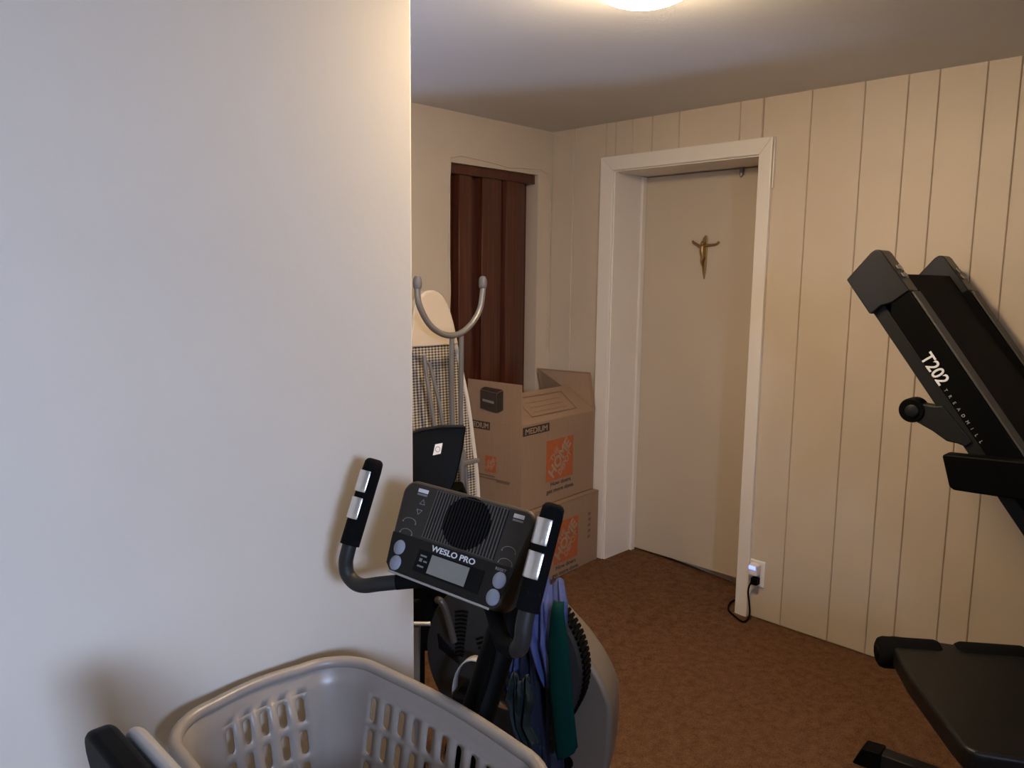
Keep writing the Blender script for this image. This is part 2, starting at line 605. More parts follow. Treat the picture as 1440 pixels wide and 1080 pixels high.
b.build('casing_bead', M_TRIM, t1, smooth=0)

# rest of the room, behind the camera: side wall and front wall with a window
WX0, WX1, WZ0, WZ1 = -0.95, -0.04, 1.30, 1.895
FT = 0.62                           # depth of the window recess
b = MB(); b.box((XW - 0.1, YF - FT, -0.02), (XW, YL + 0.115, CEIL))
struct(b.build('wall_side', M_WALL, smooth=0))
b = MB()
b.box((XW - 0.1, YF - FT, -0.02), (WX0, YF, CEIL)); b.box((WX1, YF - FT, -0.02), (XR + 0.3, YF, CEIL))
b.box((WX0, YF - FT, -0.02), (WX1, YF, WZ0))
b.hexa([(WX0, YF, WZ1), (WX1, YF, WZ1), (WX1, YF - FT, 2.16), (WX0, YF - FT, 2.16)], [(WX0, YF, CEIL), (WX1, YF, CEIL), (WX1, YF - FT, CEIL), (WX0, YF - FT, CEIL)])
struct(b.build('wall_front', M_WALL, smooth=0))
w = bpy.data.objects.new('window_1', None); COL.objects.link(w); w.location = ((WX0 + WX1) / 2, YF, WZ0); struct(w)
b = MB()
f = 0.05
yo0, yo1, wz0, wz1 = YF - FT + 0.02, YF - FT + 0.07, 1.56, 2.13
b.box((WX0, yo0, wz0), (WX0 + f, yo1, wz1)); b.box((WX1 - f, yo0, wz0), (WX1, yo1, wz1))
b.box((WX0, yo0, wz0), (WX1, yo1, wz0 + f)); b.box((WX0, yo0, wz1 - f), (WX1, yo1, wz1))
b.build('window_frame', M_TRIM, w, bevel=0.003, smooth=0)
gm = bpy.data.materials.new('window_glass'); gm.use_nodes = True
nt = gm.node_tree; nt.nodes.clear()
go = nt.nodes.new('ShaderNodeOutputMaterial'); gt = nt.nodes.new('ShaderNodeBsdfTransparent'); gg = nt.nodes.new('ShaderNodeBsdfGlossy')
gg.inputs['Roughness'].default_value = 0.02
gx = nt.nodes.new('ShaderNodeMixShader'); gx.inputs[0].default_value = 0.06
nt.links.new(gt.outputs[0], gx.inputs[1]); nt.links.new(gg.outputs[0], gx.inputs[2]); nt.links.new(gx.outputs[0], go.inputs[0])
b = MB(); b.box((WX0 + f, yo0 + 0.022, wz0 + f), (WX1 - f, yo0 + 0.026, wz1 - f))
b.build('window_pane', gm, w, smooth=0)

# ------------------------------------------------------------------ folding door
d2 = bpy.data.objects.new('door_2', None); COL.objects.link(d2); d2.location = (2.7, YB, 0.0); struct(d2)
zt, zb = FZ - 0.03, 0.06
def fold(pts, name, material=M_WOOD):
    b = MB()
    P = [Vector((p[0], p[1], zb)) for p in pts]
    th = 0.006
    a = [(p.x, p.y, zb) for p in P] + [(p.x, p.y + th, zb) for p in reversed(P)]
    b.hexa(a, [(p[0], p[1], zt) for p in a])
    return b.build(name, material, d2, bevel=0.0015, smooth=25)
def bowed(x0, x1, y0, y1, bow=0.006, n=6):
    return [(x0 + (x1 - x0) * k / n, y0 + (y1 - y0) * k / n - bow * math.sin(math.pi * k / n)) for k in range(n + 1)]
fold(bowed(2.40, 2.486, 2.838, 2.862), 'fold_panel')
fold([(2.486, 2.862), (2.490, 2.822)], 'fold_hinge')
fold(bowed(2.492, 2.588, 2.820, 2.832), 'fold_panel')
fold([(2.588, 2.834), (2.598, 2.868), (2.632, 2.872), (2.638, 2.822)], 'fold_hinge')
fold(bowed(2.640, 2.780, 2.818, 2.828), 'fold_panel')
fold([(2.780, 2.830), (2.792, 2.850), (2.803, 2.818)], 'fold_hinge')
fold(bowed(2.805, 2.952, 2.816, 2.832), 'fold_panel')
fold([(2.952, 2.834), (2.966, 2.866), (3.001, 2.866)], 'fold_hinge')
b = MB(); b.box((FX0, YB + 0.022, FZ - 0.045), (FX1, YB + 0.098, FZ))
b.build('door_track', M_WOOD, d2, bevel=0.003, smooth=0)

# ------------------------------------------------------------------ ceiling light
LX, LY = 1.612, 1.160
DROP = 0.012
lt = thing('ceiling_light', 'glowing white glass dome light on the ceiling', 'ceiling light', (LX, LY, CEIL))
b = MB(); b.lathe((LX, LY, CEIL), (0, 0, -1), [(0.085, 0), (0.085, 0.014), (0.10, 0.024), (0.10, 0.034)], 48)
b.build('light_base', M_WHITEPL, lt)
M_BOWL = mat('lit_glass_bowl', (0.9, 0.88, 0.84), 0.3, emit=LAMP_COL, estr=LAMP_STRENGTH)
b = MB()
prof = [(0.135, 0.018)] + [(0.135 * math.cos(a), 0.024 + 0.066 * math.sin(a)) for a in [R(x) for x in range(0, 90, 8)]] + [(0.0, 0.090)]
b.lathe((LX, LY, CEIL - DROP), (0, 0, -1), prof, 56, capa=True)
b.build('glass_bowl', M_BOWL, lt, smooth=60)
b = MB(); b.lathe((LX, LY, CEIL - DROP), (0, 0, -1), [(0.008, 0.088), (0.008, 0.092), (0.004, 0.095), (0.0035, 0.104), (0.0, 0.106)], 16)
b.build('finial', M_WHITEPL, lt)

# ------------------------------------------------------------------ wall outlet, night light, cord
ot = thing('wall_outlet', 'white wall outlet plate beside the right door casing', 'outlet', (XR, 1.529, 0.15))
b = MB(); b.box((XR - 0.006, 1.490, 0.150), (XR + 0.0005, 1.568, 0.268))
b.build('cover_plate', M_WHITEPL, ot, bevel=0.003)
for z in (0.166, 0.218):
    b = MB(); b.box((XR - 0.0085, 1.512, z), (XR - 0.005, 1.546, z + 0.030))
    b.build('receptacle', M_WHITEPL, ot, bevel=0.002)
nl = thing('plug_adapter', 'small white plug adapter with a glowing blue light in the outlet', 'adapter', (XR - 0.03, 1.529, 0.212))
b = MB(); b.box((XR - 0.045, 1.507, 0.206), (XR - 0.0088, 1.551, 0.258))
b.build('adapter_body', M_WHITEPL, nl, bevel=0.008, bseg=3)
b = MB(); b.box((XR - 0.047, 1.514, 0.236), (XR - 0.0445, 1.546, 0.252))
b.build('indicator_light', M_BLUEGLOW, nl, bevel=0.001)
cd = thing('power_cord', 'black power cord looping from the outlet round the door casing', 'cord', (XR - 0.03, 1.53, 0.0))
b = MB(); b.box((XR - 0.042, 1.506, 0.164), (XR - 0.0088, 1.538, 0.198))
b.build('plug', M_BLACK, cd, bevel=0.006)
b = MB()
b.tube(bez([(3.085, 1.522, 0.180), (3.074, 1.536, 0.172), (3.078, 1.549, 0.128), (3.080, 1.542, 0.075), (3.075, 1.535, 0.03), (3.055, 1.534, 0.008), (3.024, 1.540, 0.006), (3.050, 1.592, 0.006), (3.090, 1.645, 0.007), (3.150, 1.672, 0.010), (3.200, 1.674, 0.011), (3.245, 1.652, 0.012)], 10), 0.0038, 10)
b.build('cable', M_BLACK, cd)

# thin phone cable tacked around the folding door opening
b = MB()
yw = YB - 0.003
b.tube([Vector((p[0], yw, p[1])) for p in [(2.404, 1.10), (2.402, 1.321), (2.407, 1.42), (2.404, 1.52), (2.395, 1.60), (2.397, 1.683), (2.403, 1.80), (2.400, 1.90), (2.405, 1.973), (2.409, 2.031), (2.47, 2.047), (2.578, 2.043), (2.691, 2.036), (2.789, 2.026), (2.875, 2.035), (3.017, 2.043), (3.075, 2.025), (3.096, 1.973), (3.094, 1.827), (3.096, 1.606), (3.092, 1.419), (3.090, 1.23), (3.09, 1.1)]], 0.0024, 8)
tag(b.build('phone_cable', M_PANEL), 'thin painted cable tacked around the brown folding door', 'cable')

# ------------------------------------------------------------------ crucifix on the door
cx = XD
cr = thing('crucifix', 'small brass crucifix hanging on the beige door', 'crucifix', (cx, 2.01, 1.49))
b = MB()
yc = 2.008
pr_ = [(-0.001, 1.492), (0.010, 1.53), (0.018, 1.60), (0.019, 1.66), (0.013, 1.69), (0.002, 1.703), (-0.006, 1.70), (-0.011, 1.685), (-0.011, 1.60), (-0.008, 1.53)]
b.prism([(cx - 0.0005, yc + p[0] - 0.004, p[1]) for p in pr_], (-0.008, 0, 0))
b.build('cross_upright', M_BRASS, cr, bevel=0.002)
b = MB()
b.tube(bez([(cx - 0.006, yc + 0.066, 1.675), (cx - 0.010, yc + 0.056, 1.668), (cx - 0.013, yc + 0.03, 1.655), (cx - 0.016, yc + 0.010, 1.643)], 6), 0.006, 10)
b.tube(bez([(cx - 0.006, yc - 0.078, 1.671), (cx - 0.010, yc - 0.062, 1.658), (cx - 0.013, yc - 0.035, 1.656), (cx - 0.016, yc + 0.002, 1.650)], 6), 0.0055, 10)
b.ball((cx - 0.018, yc + 0.004, 1.662), 0.0115, 12, (0.9, 0.85, 1.15))
b.tube(bez([(cx - 0.013, yc + 0.006, 1.650), (cx - 0.015, yc + 0.006, 1.625), (cx - 0.014, yc + 0.003, 1.600), (cx - 0.017, yc + 0.007, 1.575), (cx - 0.012, yc, 1.545), (cx - 0.009, yc - 0.002, 1.522)], 6), 0.012, 12,
       radii=[0.011 + 0.003 * math.sin(k * 0.2) - 0.007 * k / 30 for k in range(31)])
b.build('figure', M_BRASS, cr, smooth=70)

# ------------------------------------------------------------------ cardboard moving boxes
BX = Vector((0.9964, 0.0844, 0)); BY = Vector((-0.0844, 0.9964, 0)); BZ = Vector((0, 0, 1))
BWID, BDEP = 0.592, 0.335
def logo_print(parent, o, u, v, sz_w, sz_h):
    """orange square with diagonal stencil lettering; o = lower left corner"""
    n = u.cross(v).normalized()
    b = MB()
    b.prism([o + n * 0.0004, o + u * sz_w + n * 0.0004, o + u * sz_w + v * sz_h + n * 0.0004, o + v * sz_h + n * 0.0004], n * 0.0005)
    p = b.build('printed_logo', M_ORANGE, parent, smooth=0, label='orange square logo print')
    a = R(46)
    du = u * math.cos(a) + v * math.sin(a)
    dv = -u * math.sin(a) + v * math.cos(a)
    c = o + u * sz_w * 0.5 + v * sz_h * 0.5 + n * 0.0010
    k = min(sz_w, sz_h)
    text('THE', 'lettering', c + dv * (0.20 * k) - du * 0.06 * k, du, dv, 0.125 * k, M_CARDPRINT, p, width=0.40 * k, bold=0.03, depth=0.0004)
    text('HOME', 'lettering', c - dv * (0.115 * k), du, dv, 0.275 * k, M_CARDPRINT, p, width=1.06 * k, bold=0.045, depth=0.0004)
    text('DEPOT', 'lettering', c - dv * (0.315 * k) + du * 0.03 * k, du, dv, 0.16 * k, M_CARDPRINT, p, width=0.68 * k, bold=0.035, depth=0.0004)
    return p
def box_walls(FL, z0, z1):
    t = 0.005
    b = MB()
    A = [FL, FL + BX * BWID, FL + BX * BWID + BY * BDEP, FL + BY * BDEP]
    Z = lambda p, z: Vector((p.x, p.y, z))
    I = [FL + BX * t + BY * t, FL + BX * (BWID - t) + BY * t, FL + BX * (BWID - t) + BY * (BDEP - t), FL + BX * t + BY * (BDEP - t)]
    for i in range(4):
        j = (i + 1) % 4
        b.hexa([Z(A[i], z0), Z(A[j], z0), Z(I[j], z0), Z(I[i], z0)], [Z(A[i], z1), Z(A[j], z1), Z(I[j], z1), Z(I[i], z1)])
    b.hexa([Z(p, z0) for p in A], [Z(p, z0 + t) for p in A])
    return b
def flap(p0, p1, q1, q0, t=0.004):
    b = MB()
    n = (Vector(p1) - Vector(p0)).cross(Vector(q0) - Vector(p0)).normalized() * t
    b.hexa([p0, p1, q1, q0], [Vector(p) + n for p in (p0, p1, q1, q0)])
    return b
ZB0 = 0.046
def P3(FL, x, z, y=0.0):
    return Vector((FL.x, FL.y, 0)) + BX * x + BY * y + BZ * z
# lower, closed box
FLl = Vector((2.491, 2.349, 0))
FLu = Vector((2.490, 2.385, 0))
ZL1, ZU0, ZU1 = 0.414, 0.416, 0.825
lb = thing('cardboard_box', 'closed lower cardboard moving box on the floor under the open one', 'box', (FLl.x + 0.3, FLl.y + 0.18, ZB0))
box_walls(FLl, ZB0, ZL1).build('box_body', M_CARD, lb, bevel=0.0015, smooth=0)
b = flap(P3(FLl, 0, ZL1 - 0.004), P3(FLl, BWID, ZL1 - 0.004), P3(FLl, BWID, ZL1 - 0.004, BDEP / 2 - 0.001), P3(FLl, 0, ZL1 - 0.004, BDEP / 2 - 0.001), 0.004)
b.build('box_flap', M_CARD, lb, smooth=0)
b = flap(P3(FLl, 0, ZL1 - 0.004, BDEP / 2 + 0.001), P3(FLl, BWID, ZL1 - 0.004, BDEP / 2 + 0.001), P3(FLl, BWID, ZL1 - 0.004, BDEP), P3(FLl, 0, ZL1 - 0.004, BDEP), 0.004)
b.build('box_flap', M_CARD, lb, smooth=0)
logo_print(lb, P3(FLl, 0.213, 0.116), BX, BZ, 0.20, 0.208)
nn = -BY
text('How doers', 'lettering', P3(FLl, 0.315, 0.088, -0.0003), BX, BZ, 0.020, M_DARKINK, lb, width=0.165, bold=0.01)
text('get more done.', 'lettering', P3(FLl, 0.315, 0.056, -0.0003), BX, BZ, 0.020, M_DARKINK, lb, width=0.22, bold=0.01)
for k in range(5):
    b = MB(); q = P3(FLl, 0.50 + 0.002 * (k % 2), 0.30 - k * 0.03, -0.0004)
    b.prism([q, q + BX * 0.022, q + BX * 0.022 + BZ * 0.016, q + BZ * 0.016], -BY * 0.0004)
    b.build('printed_mark', M_FAINTINK, lb, smooth=0)
# upper, open box
ub = thing('cardboard_box', 'open cardboard moving box with raised flaps on top of the closed box', 'box', (FLu.x + 0.3, FLu.y + 0.18, ZU0))
box_walls(FLu, ZU0, ZU1).build('box_body', M_CARD, ub, bevel=0.0015, smooth=0)
a = R(37); L = 0.195
e = BY * (math.cos(a) * L) + BZ * (math.sin(a) * L)
p0, p1 = P3(FLu, 0.004, ZU1), P3(FLu, BWID - 0.002, ZU1)
ff = flap(p0, p1, p1 + e, p0 + e, -0.004).build('box_flap', M_CARD, ub, smooth=0, label='half folded front flap with a printed outline')
en = e.normalized(); fn = BX.cross(en)
def outline(parent, o, u, v, n, w, h, t, material):
    b = MB()
    for (q, du, dv) in ((o, w, t), (o + v * (h - t), w, t), (o, t, h), (o + u * (w - t), t, h)):
        b.prism([q + n * 0.0005, q + u * du + n * 0.0005, q + u * du + v * dv + n * 0.0005, q + v * dv + n * 0.0005], n * 0.0003)
    return b.build('printed_outline', material, parent, smooth=0)
outline(ff, p0 + BX * 0.10 + en * 0.035 + fn * 0.004, BX, en, fn, 0.36, 0.125, 0.003, M_FAINTINK)
b = MB()
for k in range(3):
    q = p0 + BX * 0.14 + en * (0.06 + 0.03 * k) + fn * 0.0044
    b.prism([q, q + BX * 0.26, q + BX * 0.26 + en * 0.0012, q + en * 0.0012], fn * 0.0003)
b.build('printed_line', M_FAINTINK, ff, smooth=0)
q0, q1 = P3(FLu, 0, ZU1, 0.004), P3(FLu, 0, ZU1, BDEP)
lf = flap(q0, q1, q1 + BZ * 0.186, q0 + BZ * 0.186, 0.004).build('box_flap', M_CARD, ub, smooth=0, label='upright left flap with a dark cube print')
# the printed dark cube on the left flap (flat print)
def lface(y, z, off=0.0006):
    return P3(FLu, -off, z, y)
def flat(parent, name, pts, material, n, label=None):
    b = MB(); b.prism(pts, n * 0.0004)
    return b.build(name, material, parent, smooth=0, label=label)
off = 0.0046
pc = flat(lf, 'printed_cube', [lface(*p, off) for p in [(0.250, 0.966), (0.151, 0.958), (0.151, 0.868), (0.250, 0.880)]], M_DARKINK, -BX, 'dark cube print')
flat(lf, 'printed_cube', [lface(*p, off) for p in [(0.147, 0.958), (0.110, 0.976), (0.110, 0.888), (0.147, 0.868)]], M_DARKINK, -BX)
flat(lf, 'printed_cube', [lface(*p, off) for p in [(0.250, 0.970), (0.222, 0.984), (0.112, 0.980), (0.149, 0.962)]], M_DARKINK, -BX)
flat(pc, 'printed_line', [lface(*p, off + 0.0006) for p in [(0.236, 0.926), (0.165, 0.919), (0.165, 0.908), (0.236, 0.915)]], M_GREYINK, -BX)
r0, r1 = P3(FLu, BWID, ZU1), P3(FLu, BWID, ZU1, BDEP)
flap(r0, r1, Vector((2.982, 2.752, 1.020)), Vector((3.078, 2.470, 1.015)), 0.004).build('box_flap', M_CARD, ub, smooth=0)
# prints on the front and left faces
b = MB(); q = P3(FLu, 0.006, 0.774, -0.0004)
b.prism([q, q + BX * 0.20, q + BX * 0.20 + BZ * 0.040, q + BZ * 0.040], -BY * 0.0004)
lab = b.build('printed_band', M_DARKINK, ub, smooth=0)
text('MEDIUM', 'lettering', P3(FLu, 0.106, 0.781, -0.0012), BX, BZ, 0.026, M_CARDPRINT, lab, width=0.165, bold=0.02)
b = MB(); q = P3(FLu, -0.0004, 0.779, 0.193)
b.prism([q, q + BY * 0.135, q + BY * 0.135 + BZ * 0.038, q + BZ * 0.038], -BX * 0.0004)
lab = b.build('printed_band', M_DARKINK, ub, smooth=0)
text('MEDIUM', 'lettering', P3(FLu, -0.0012, 0.786, 0.2605), -BY, BZ, 0.025, M_CARDPRINT, lab, width=0.118, bold=0.02)
logo_print(ub, P3(FLu, 0.186, 0.526), BX, BZ, 0.218, 0.20)
text('How doers', 'lettering', P3(FLu, 0.305, 0.500, -0.0003), BX, BZ, 0.021, M_DARKINK, ub, width=0.165, bold=0.012)
text('get more done.', 'lettering', P3(FLu, 0.305, 0.467, -0.0003), BX, BZ, 0.021, M_DARKINK, ub, width=0.225, bold=0.012)
logo_print(ub, P3(FLu, 0, 0.580, 0.220), -BY, BZ, 0.068, 0.077)
b = MB()
for (y0, y1, z) in ((0.29, 0.065, 0.545), (0.29, 0.16, 0.558), (0.15, 0.07, 0.538)):
    q = P3(FLu, -0.0004, z, y1)
    b.prism([q, q + BY * (y0 - y1), q + BY * (y0 - y1) + BZ * 0.007, q + BZ * 0.007], -BX * 0.0004)
b.build('printed_line', M_FAINTINK, ub, smooth=0)

# ------------------------------------------------------------------ ironing board standing on its end
ib = thing('ironing_board', 'folded ironing board with mesh underside standing on end left of the boxes', 'ironing board', (1.94, 2.3, 0.035))
half = [(0.0, 0.188), (0.05, 0.195), (0.30, 0.205), (0.50, 0.203), (0.65, 0.198), (0.80, 0.182), (0.95, 0.163), (1.08, 0.137), (1.18, 0.115), (1.27, 0.096), (1.33, 0.078), (1.37, 0.052), (1.389, 0.024), (1.393, 0.0)]
xc = 1.945
def iy(z): return 2.27 + 0.06 * z          # leans back a little
rt = [(xc + w - 0.012 * 0 - (0.02 * max(0, z - 0.9)), z + 0.035) for z, w in half]
lfp = [(xc - w - (0.02 * max(0, z - 0.9)), z + 0.035) for z, w in reversed(half[:-1])]
out = rt + lfp
b = MB()
b.hexa([(x, iy(z), z) for x, z in out], [(x, iy(z) + 0.006, z) for x, z in out])
b.build('mesh_panel', M_MESHPAT, ib, smooth=0)
b = MB()
b.hexa([(x, iy(z) + 0.007, z) for x, z in out], [(xc + (x - xc) * 0.97, iy(z) + 0.030, z) for x, z in out])
b.build('padded_cover', M_BEIGECLOTH, ib, bevel=0.004)
b = MB()
b.tube(bez([(x, iy(z) - 0.001, z) for x, z in rt] + [(x, iy(z) - 0.001, z) for x, z in lfp], 4), 0.0085, 10)
b.build('edge_tube', M_CREAMTUBE, ib)
# cover pulled over the nose
nose = [(x, z) for x, z in bez([Vector((p[0], p[1], 0)) for p in rt if p[1] > 1.22], 3) for _ in (0,)] if False else None
b = MB()
np_ = [p for p in out if p[1] > 1.20]
b.hexa([(xc + (x - xc) * 1.06, iy(z) - 0.012, z + 0.006) for x, z in np_], [(xc + (x - xc) * 1.06, iy(z) + 0.034, z + 0.006) for x, z in np_])
b.build('cover_nose', M_BEIGECLOTH, ib, bevel=0.006)
# legs folded along the board
def legtube(pts, r, name='leg', m=M_GREYMETAL):
    b = MB(); b.tube(bez(pts, 6), r, 12); return b.build(name, m, ib)
uy = 2.20
U = [(1.7475, 1.470), (1.747, 1.435), (1.756, 1.385), (1.796, 1.322), (1.846, 1.286), (1.904, 1.271), (1.962, 1.281), (2.016, 1.317), (2.053, 1.368), (2.067, 1.434), (2.067, 1.472)]
legtube([(x, uy, z) for x, z in U], 0.0115, 'foot_bar')
for (x, z) in (U[0], U[-1]):
    b = MB(); b.lathe((x, uy, z - 0.025), (0, 0, 1), [(0.0125, 0), (0.0155, 0.006), (0.0165, 0.02), (0.015, 0.034), (0.010, 0.044), (0.0, 0.048)], 16)
    b.build('foot_cap', M_RUBBER, ib)
legtube([(1.915, 2.205, 1.262), (1.922, 2.215, 1.15), (1.945, 2.235, 0.914), (1.965, 2.25, 0.62), (1.985, 2.24, 0.30)], 0.010)
legtube([(1.962, 2.205, 1.268), (1.970, 2.215, 1.15), (1.988, 2.235, 0.90), (2.015, 2.25, 0.60), (2.04, 2.24, 0.30)], 0.010)
legtube([(1.829, 2.265, 1.198), (1.840, 2.26, 1.10), (1.868, 2.25, 0.92), (1.92, 2.24, 0.55)], 0.008)
legtube([(1.852, 2.262, 1.168), (1.875, 2.257, 1.08), (1.905, 2.25, 0.94), (1.96, 2.235, 0.55)], 0.0075)
legtube([(2.03, 2.262, 0.80), (2.045, 2.257, 0.62), (2.07, 2.25, 0.45)], 0.007, 'brace')
b = MB(); b.box((1.80, 2.245, 0.745), (2.10, 2.262, 0.762)); b.build('cross_bar', M_GREYMETAL, ib, bevel=0.003)

# ------------------------------------------------------------------ exercise bike in front (console, handlebars, mast, seat)
BO = Vector((0.877, 1.008, 1.021))
BR = Vector((0.067, -0.9978, 0)); BF = Vector((0.9978, 0.067, 0))
def bk(f, r, z):
    """point f metres ahead of the console, r metres to the rider's right, at height z"""
    return Vector((BO.x, BO.y, 0)) + BF * f + BR * r + Vector((0, 0, z))
bike = thing('exercise_bike', 'black exercise bike with tilted console and upright grips before the left wall', 'exercise bike', bk(-0.1, 0, 0))
ti = R(62.2)
CU = BF * math.cos(ti) + Vector((0, 0, math.sin(ti)))
CN = BR.cross(CU).normalized()
if CN.dot(BF) > 0: CN = -CN
def cu_(u, v, d=0.0):
    return BO + BR * u + CU * v + CN * d
def cpoly(name, pts, d0, d1, m, parent, bevel=0.0, label=None, smooth=35):
    b = MB()
    b.hexa([cu_(u, v, d0) for u, v in pts], [cu_(u, v, d1) for u, v in pts])
    return b.build(name, m, parent, bevel=bevel, smooth=smooth, label=label)
console = cpoly('console', rrect(0.328, 0.176, 0.028, 8, wb=0.290), -0.050, 0.0, M_CONS, bike, bevel=0.006)
# back shell of the console
cpoly('console_back', rrect(0.26, 0.13, 0.03, 6, wb=0.22), -0.085, -0.0495, M_BLACK, console, bevel=0.012)
lo = [(-0.150, -0.016), (-0.148, -0.030), (-0.139, -0.074), (-0.125, -0.083), (0.125, -0.083), (0.139, -0.074), (0.150, -0.030), (0.152, -0.012), (0.10, -0.0135), (-0.075, -0.0145)]
cpoly('lower_panel', lo, 0.0, 0.0012, M_CONS2, console)
b = MB()
for (d, s) in ((0.0, 0.141), ):
    pass
b.tube([cu_(-0.126, -0.0865, 0.001), cu_(0.126, -0.0865, 0.001)], 0.0022, 8)
b.build('chrome_edge', M_SILVER, console)
# raised ribs and speaker
x = -0.074
rb = MB()
cpoly('rib_bed', ((-0.077, -0.0105), (0.103, -0.0105), (0.103, 0.0805), (-0.077, 0.0805)), 0.0, 0.0005, M_CONS2, console)
sc, sr = (0.018, 0.037), (0.056, 0.047)
while x < 0.101:
    dx = (x - sc[0]) / sr[0]
    segs = [(-0.010, 0.080)]
    if abs(dx) < 1:
        hgt = sr[1] * math.sqrt(1 - dx * dx)
        segs = [(-0.010, sc[1] - hgt), (sc[1] + hgt, 0.080)]
    for (v0, v1) in segs:
        if v1 - v0 > 0.002:
            rb.hexa([cu_(x - 0.0017, v0, 0), cu_(x + 0.0017, v0, 0), cu_(x + 0.0017, v1, 0), cu_(x - 0.0017, v1, 0)],
                    [cu_(x - 0.0009, v0, 0.0018), cu_(x + 0.0009, v0, 0.0018), cu_(x + 0.0009, v1, 0.0018), cu_(x - 0.0009, v1, 0.0018)])
    x += 0.0072
for (v0, v1) in ((-0.0105, -0.009), (0.079, 0.0805)):
    rb.hexa([cu_(u, v, 0.0) for u, v in ((-0.077, v0), (0.103, v0), (0.103, v1), (-0.077, v1))], [cu_(u, v, 0.0012) for u, v in ((-0.077, v0), (0.103, v0), (0.103, v1), (-0.077, v1))])
rb.build('ribbed_panel', mat('ribbed_console_plastic', (0.075, 0.062, 0.046), 0.5, spec=0.3), console, smooth=0)
circ = [(sc[0] + sr[0] * math.cos(R(k * 10)), sc[1] + sr[1] * math.sin(R(k * 10))) for k in range(36)]
spk = cpoly('speaker', circ, 0.0, 0.0010, M_BLACK, console)
rb = MB(); x = sc[0] - sr[0] + 0.006
while x < sc[0] + sr[0] - 0.003:
    hgt = sr[1] * math.sqrt(max(0, 1 - ((x - sc[0]) / sr[0]) ** 2))
    if hgt > 0.004:
        rb.hexa([cu_(x - 0.0012, sc[1] - hgt, 0.0008), cu_(x + 0.0012, sc[1] - hgt, 0.0008), cu_(x + 0.0012, sc[1] + hgt, 0.0008), cu_(x - 0.0012, sc[1] + hgt, 0.0008)],
                [cu_(x - 0.0008, sc[1] - hgt, 0.0026), cu_(x + 0.0008, sc[1] - hgt, 0.0026), cu_(x + 0.0008, sc[1] + hgt, 0.0026), cu_(x - 0.0008, sc[1] + hgt, 0.0026)])
    x += 0.0072
rb.build('speaker_grille', M_CONS2, spk, smooth=0)
# display
cpoly('display_frame', [(-0.068, -0.031), (0.094, -0.031), (0.094, -0.071), (-0.068, -0.071)], 0.0012, 0.0020, M_GLOSS, console)
cpoly('display', [(-0.0325, -0.034), (0.0605, -0.034), (0.0605, -0.0675), (-0.0325, -0.0675)], 0.0020, 0.0026, M_LCD, console, label='grey blank display screen')
for (u, v, ww, hh) in ((-0.052, -0.041, 0.016, 0.003), (-0.056, -0.049, 0.007, 0.006), (-0.044, -0.050, 0.009, 0.003), (-0.052, -0.060, 0.016, 0.003)):
    cpoly('printed_mark', [(u - ww / 2, v - hh / 2), (u + ww / 2, v - hh / 2), (u + ww / 2, v + hh / 2), (u - ww / 2, v + hh / 2)], 0.0020, 0.0023, M_GREYINK, console)
text('WESLO PRO', 'lettering', cu_(0.0140, -0.0275, 0.0012), BR, CU, 0.0098, M_WHITEINK, console, width=0.108, bold=0.025, depth=0.0005)
text('RESET', 'lettering', cu_(0.1255, -0.0225, 0.0012), BR, CU, 0.0045, M_GREYINK, console, width=0.024, bold=0.02, depth=0.0005)
for (u, v) in ((-0.1185, -0.0405), (-0.1150, -0.0690), (0.1300, -0.0375), (0.1280, -0.0665)):
    b = MB(); b.lathe(cu_(u, v, 0.0010), CN, [(0.0138, 0), (0.0138, 0.002), (0.0128, 0.0032), (0.0, 0.0036)], 28)
    bt = b.build('button', M_BUTTON, console, smooth=50, label='pale blue round button')
    b = MB(); b.lathe(cu_(u, v, 0.0045), CN, [(0.0060, 0), (0.0060, 0.0004)], 20)
for (u0, u1, v) in ((-0.123, -0.097, 0.0715), (0.1155, 0.1385, 0.0725)):
    cpoly('badge', [(u0, v - 0.0035), (u1, v - 0.0035), (u1, v + 0.0035), (u0, v + 0.0035)], 0.0, 0.0012, M_WHITEINK, console, label='white printed bar')
    cpoly('badge', [(u0, v - 0.0090), (u1, v - 0.0090), (u1, v - 0.0055), (u0, v - 0.0055)], 0.0, 0.0008, M_GREYINK, console, label='grey printed bar')
def arrow(u, v, s):
    t = 0.0011
    P = [(u - 0.007, v), (u + 0.007, v), (u, v + 0.009 * s)]
    b = MB()
    for p, q in zip(P, P[1:] + P[:1]):
        b.tube([cu_(*p, 0.0003), cu_(*q, 0.0003)], t * 0.6, 6)
    b.build('printed_arrow', M_GREYINK, console)
arrow(-0.1025, 0.047, 1); arrow(-0.1035, 0.036, -1)
for (u, v, w) in ((-0.1180, 0.009, 0.017), (-0.117, -0.012, 0.016), (0.1285, 0.012, 0.015), (0.1290, -0.0085, 0.015)):
    b = MB()
    b.tube([cu_(u + w * math.cos(R(k)), v + 0.008 * math.sin(R(k)), 0.0003) for k in range(0, 181, 20)], 0.0006, 6)
    b.ball(cu_(u - w, v - 0.001, 0.0004), 0.0013, 8); b.ball(cu_(u + w, v - 0.001, 0.0004), 0.0013, 8)
    b.build('printed_arc', M_GREYINK, console)

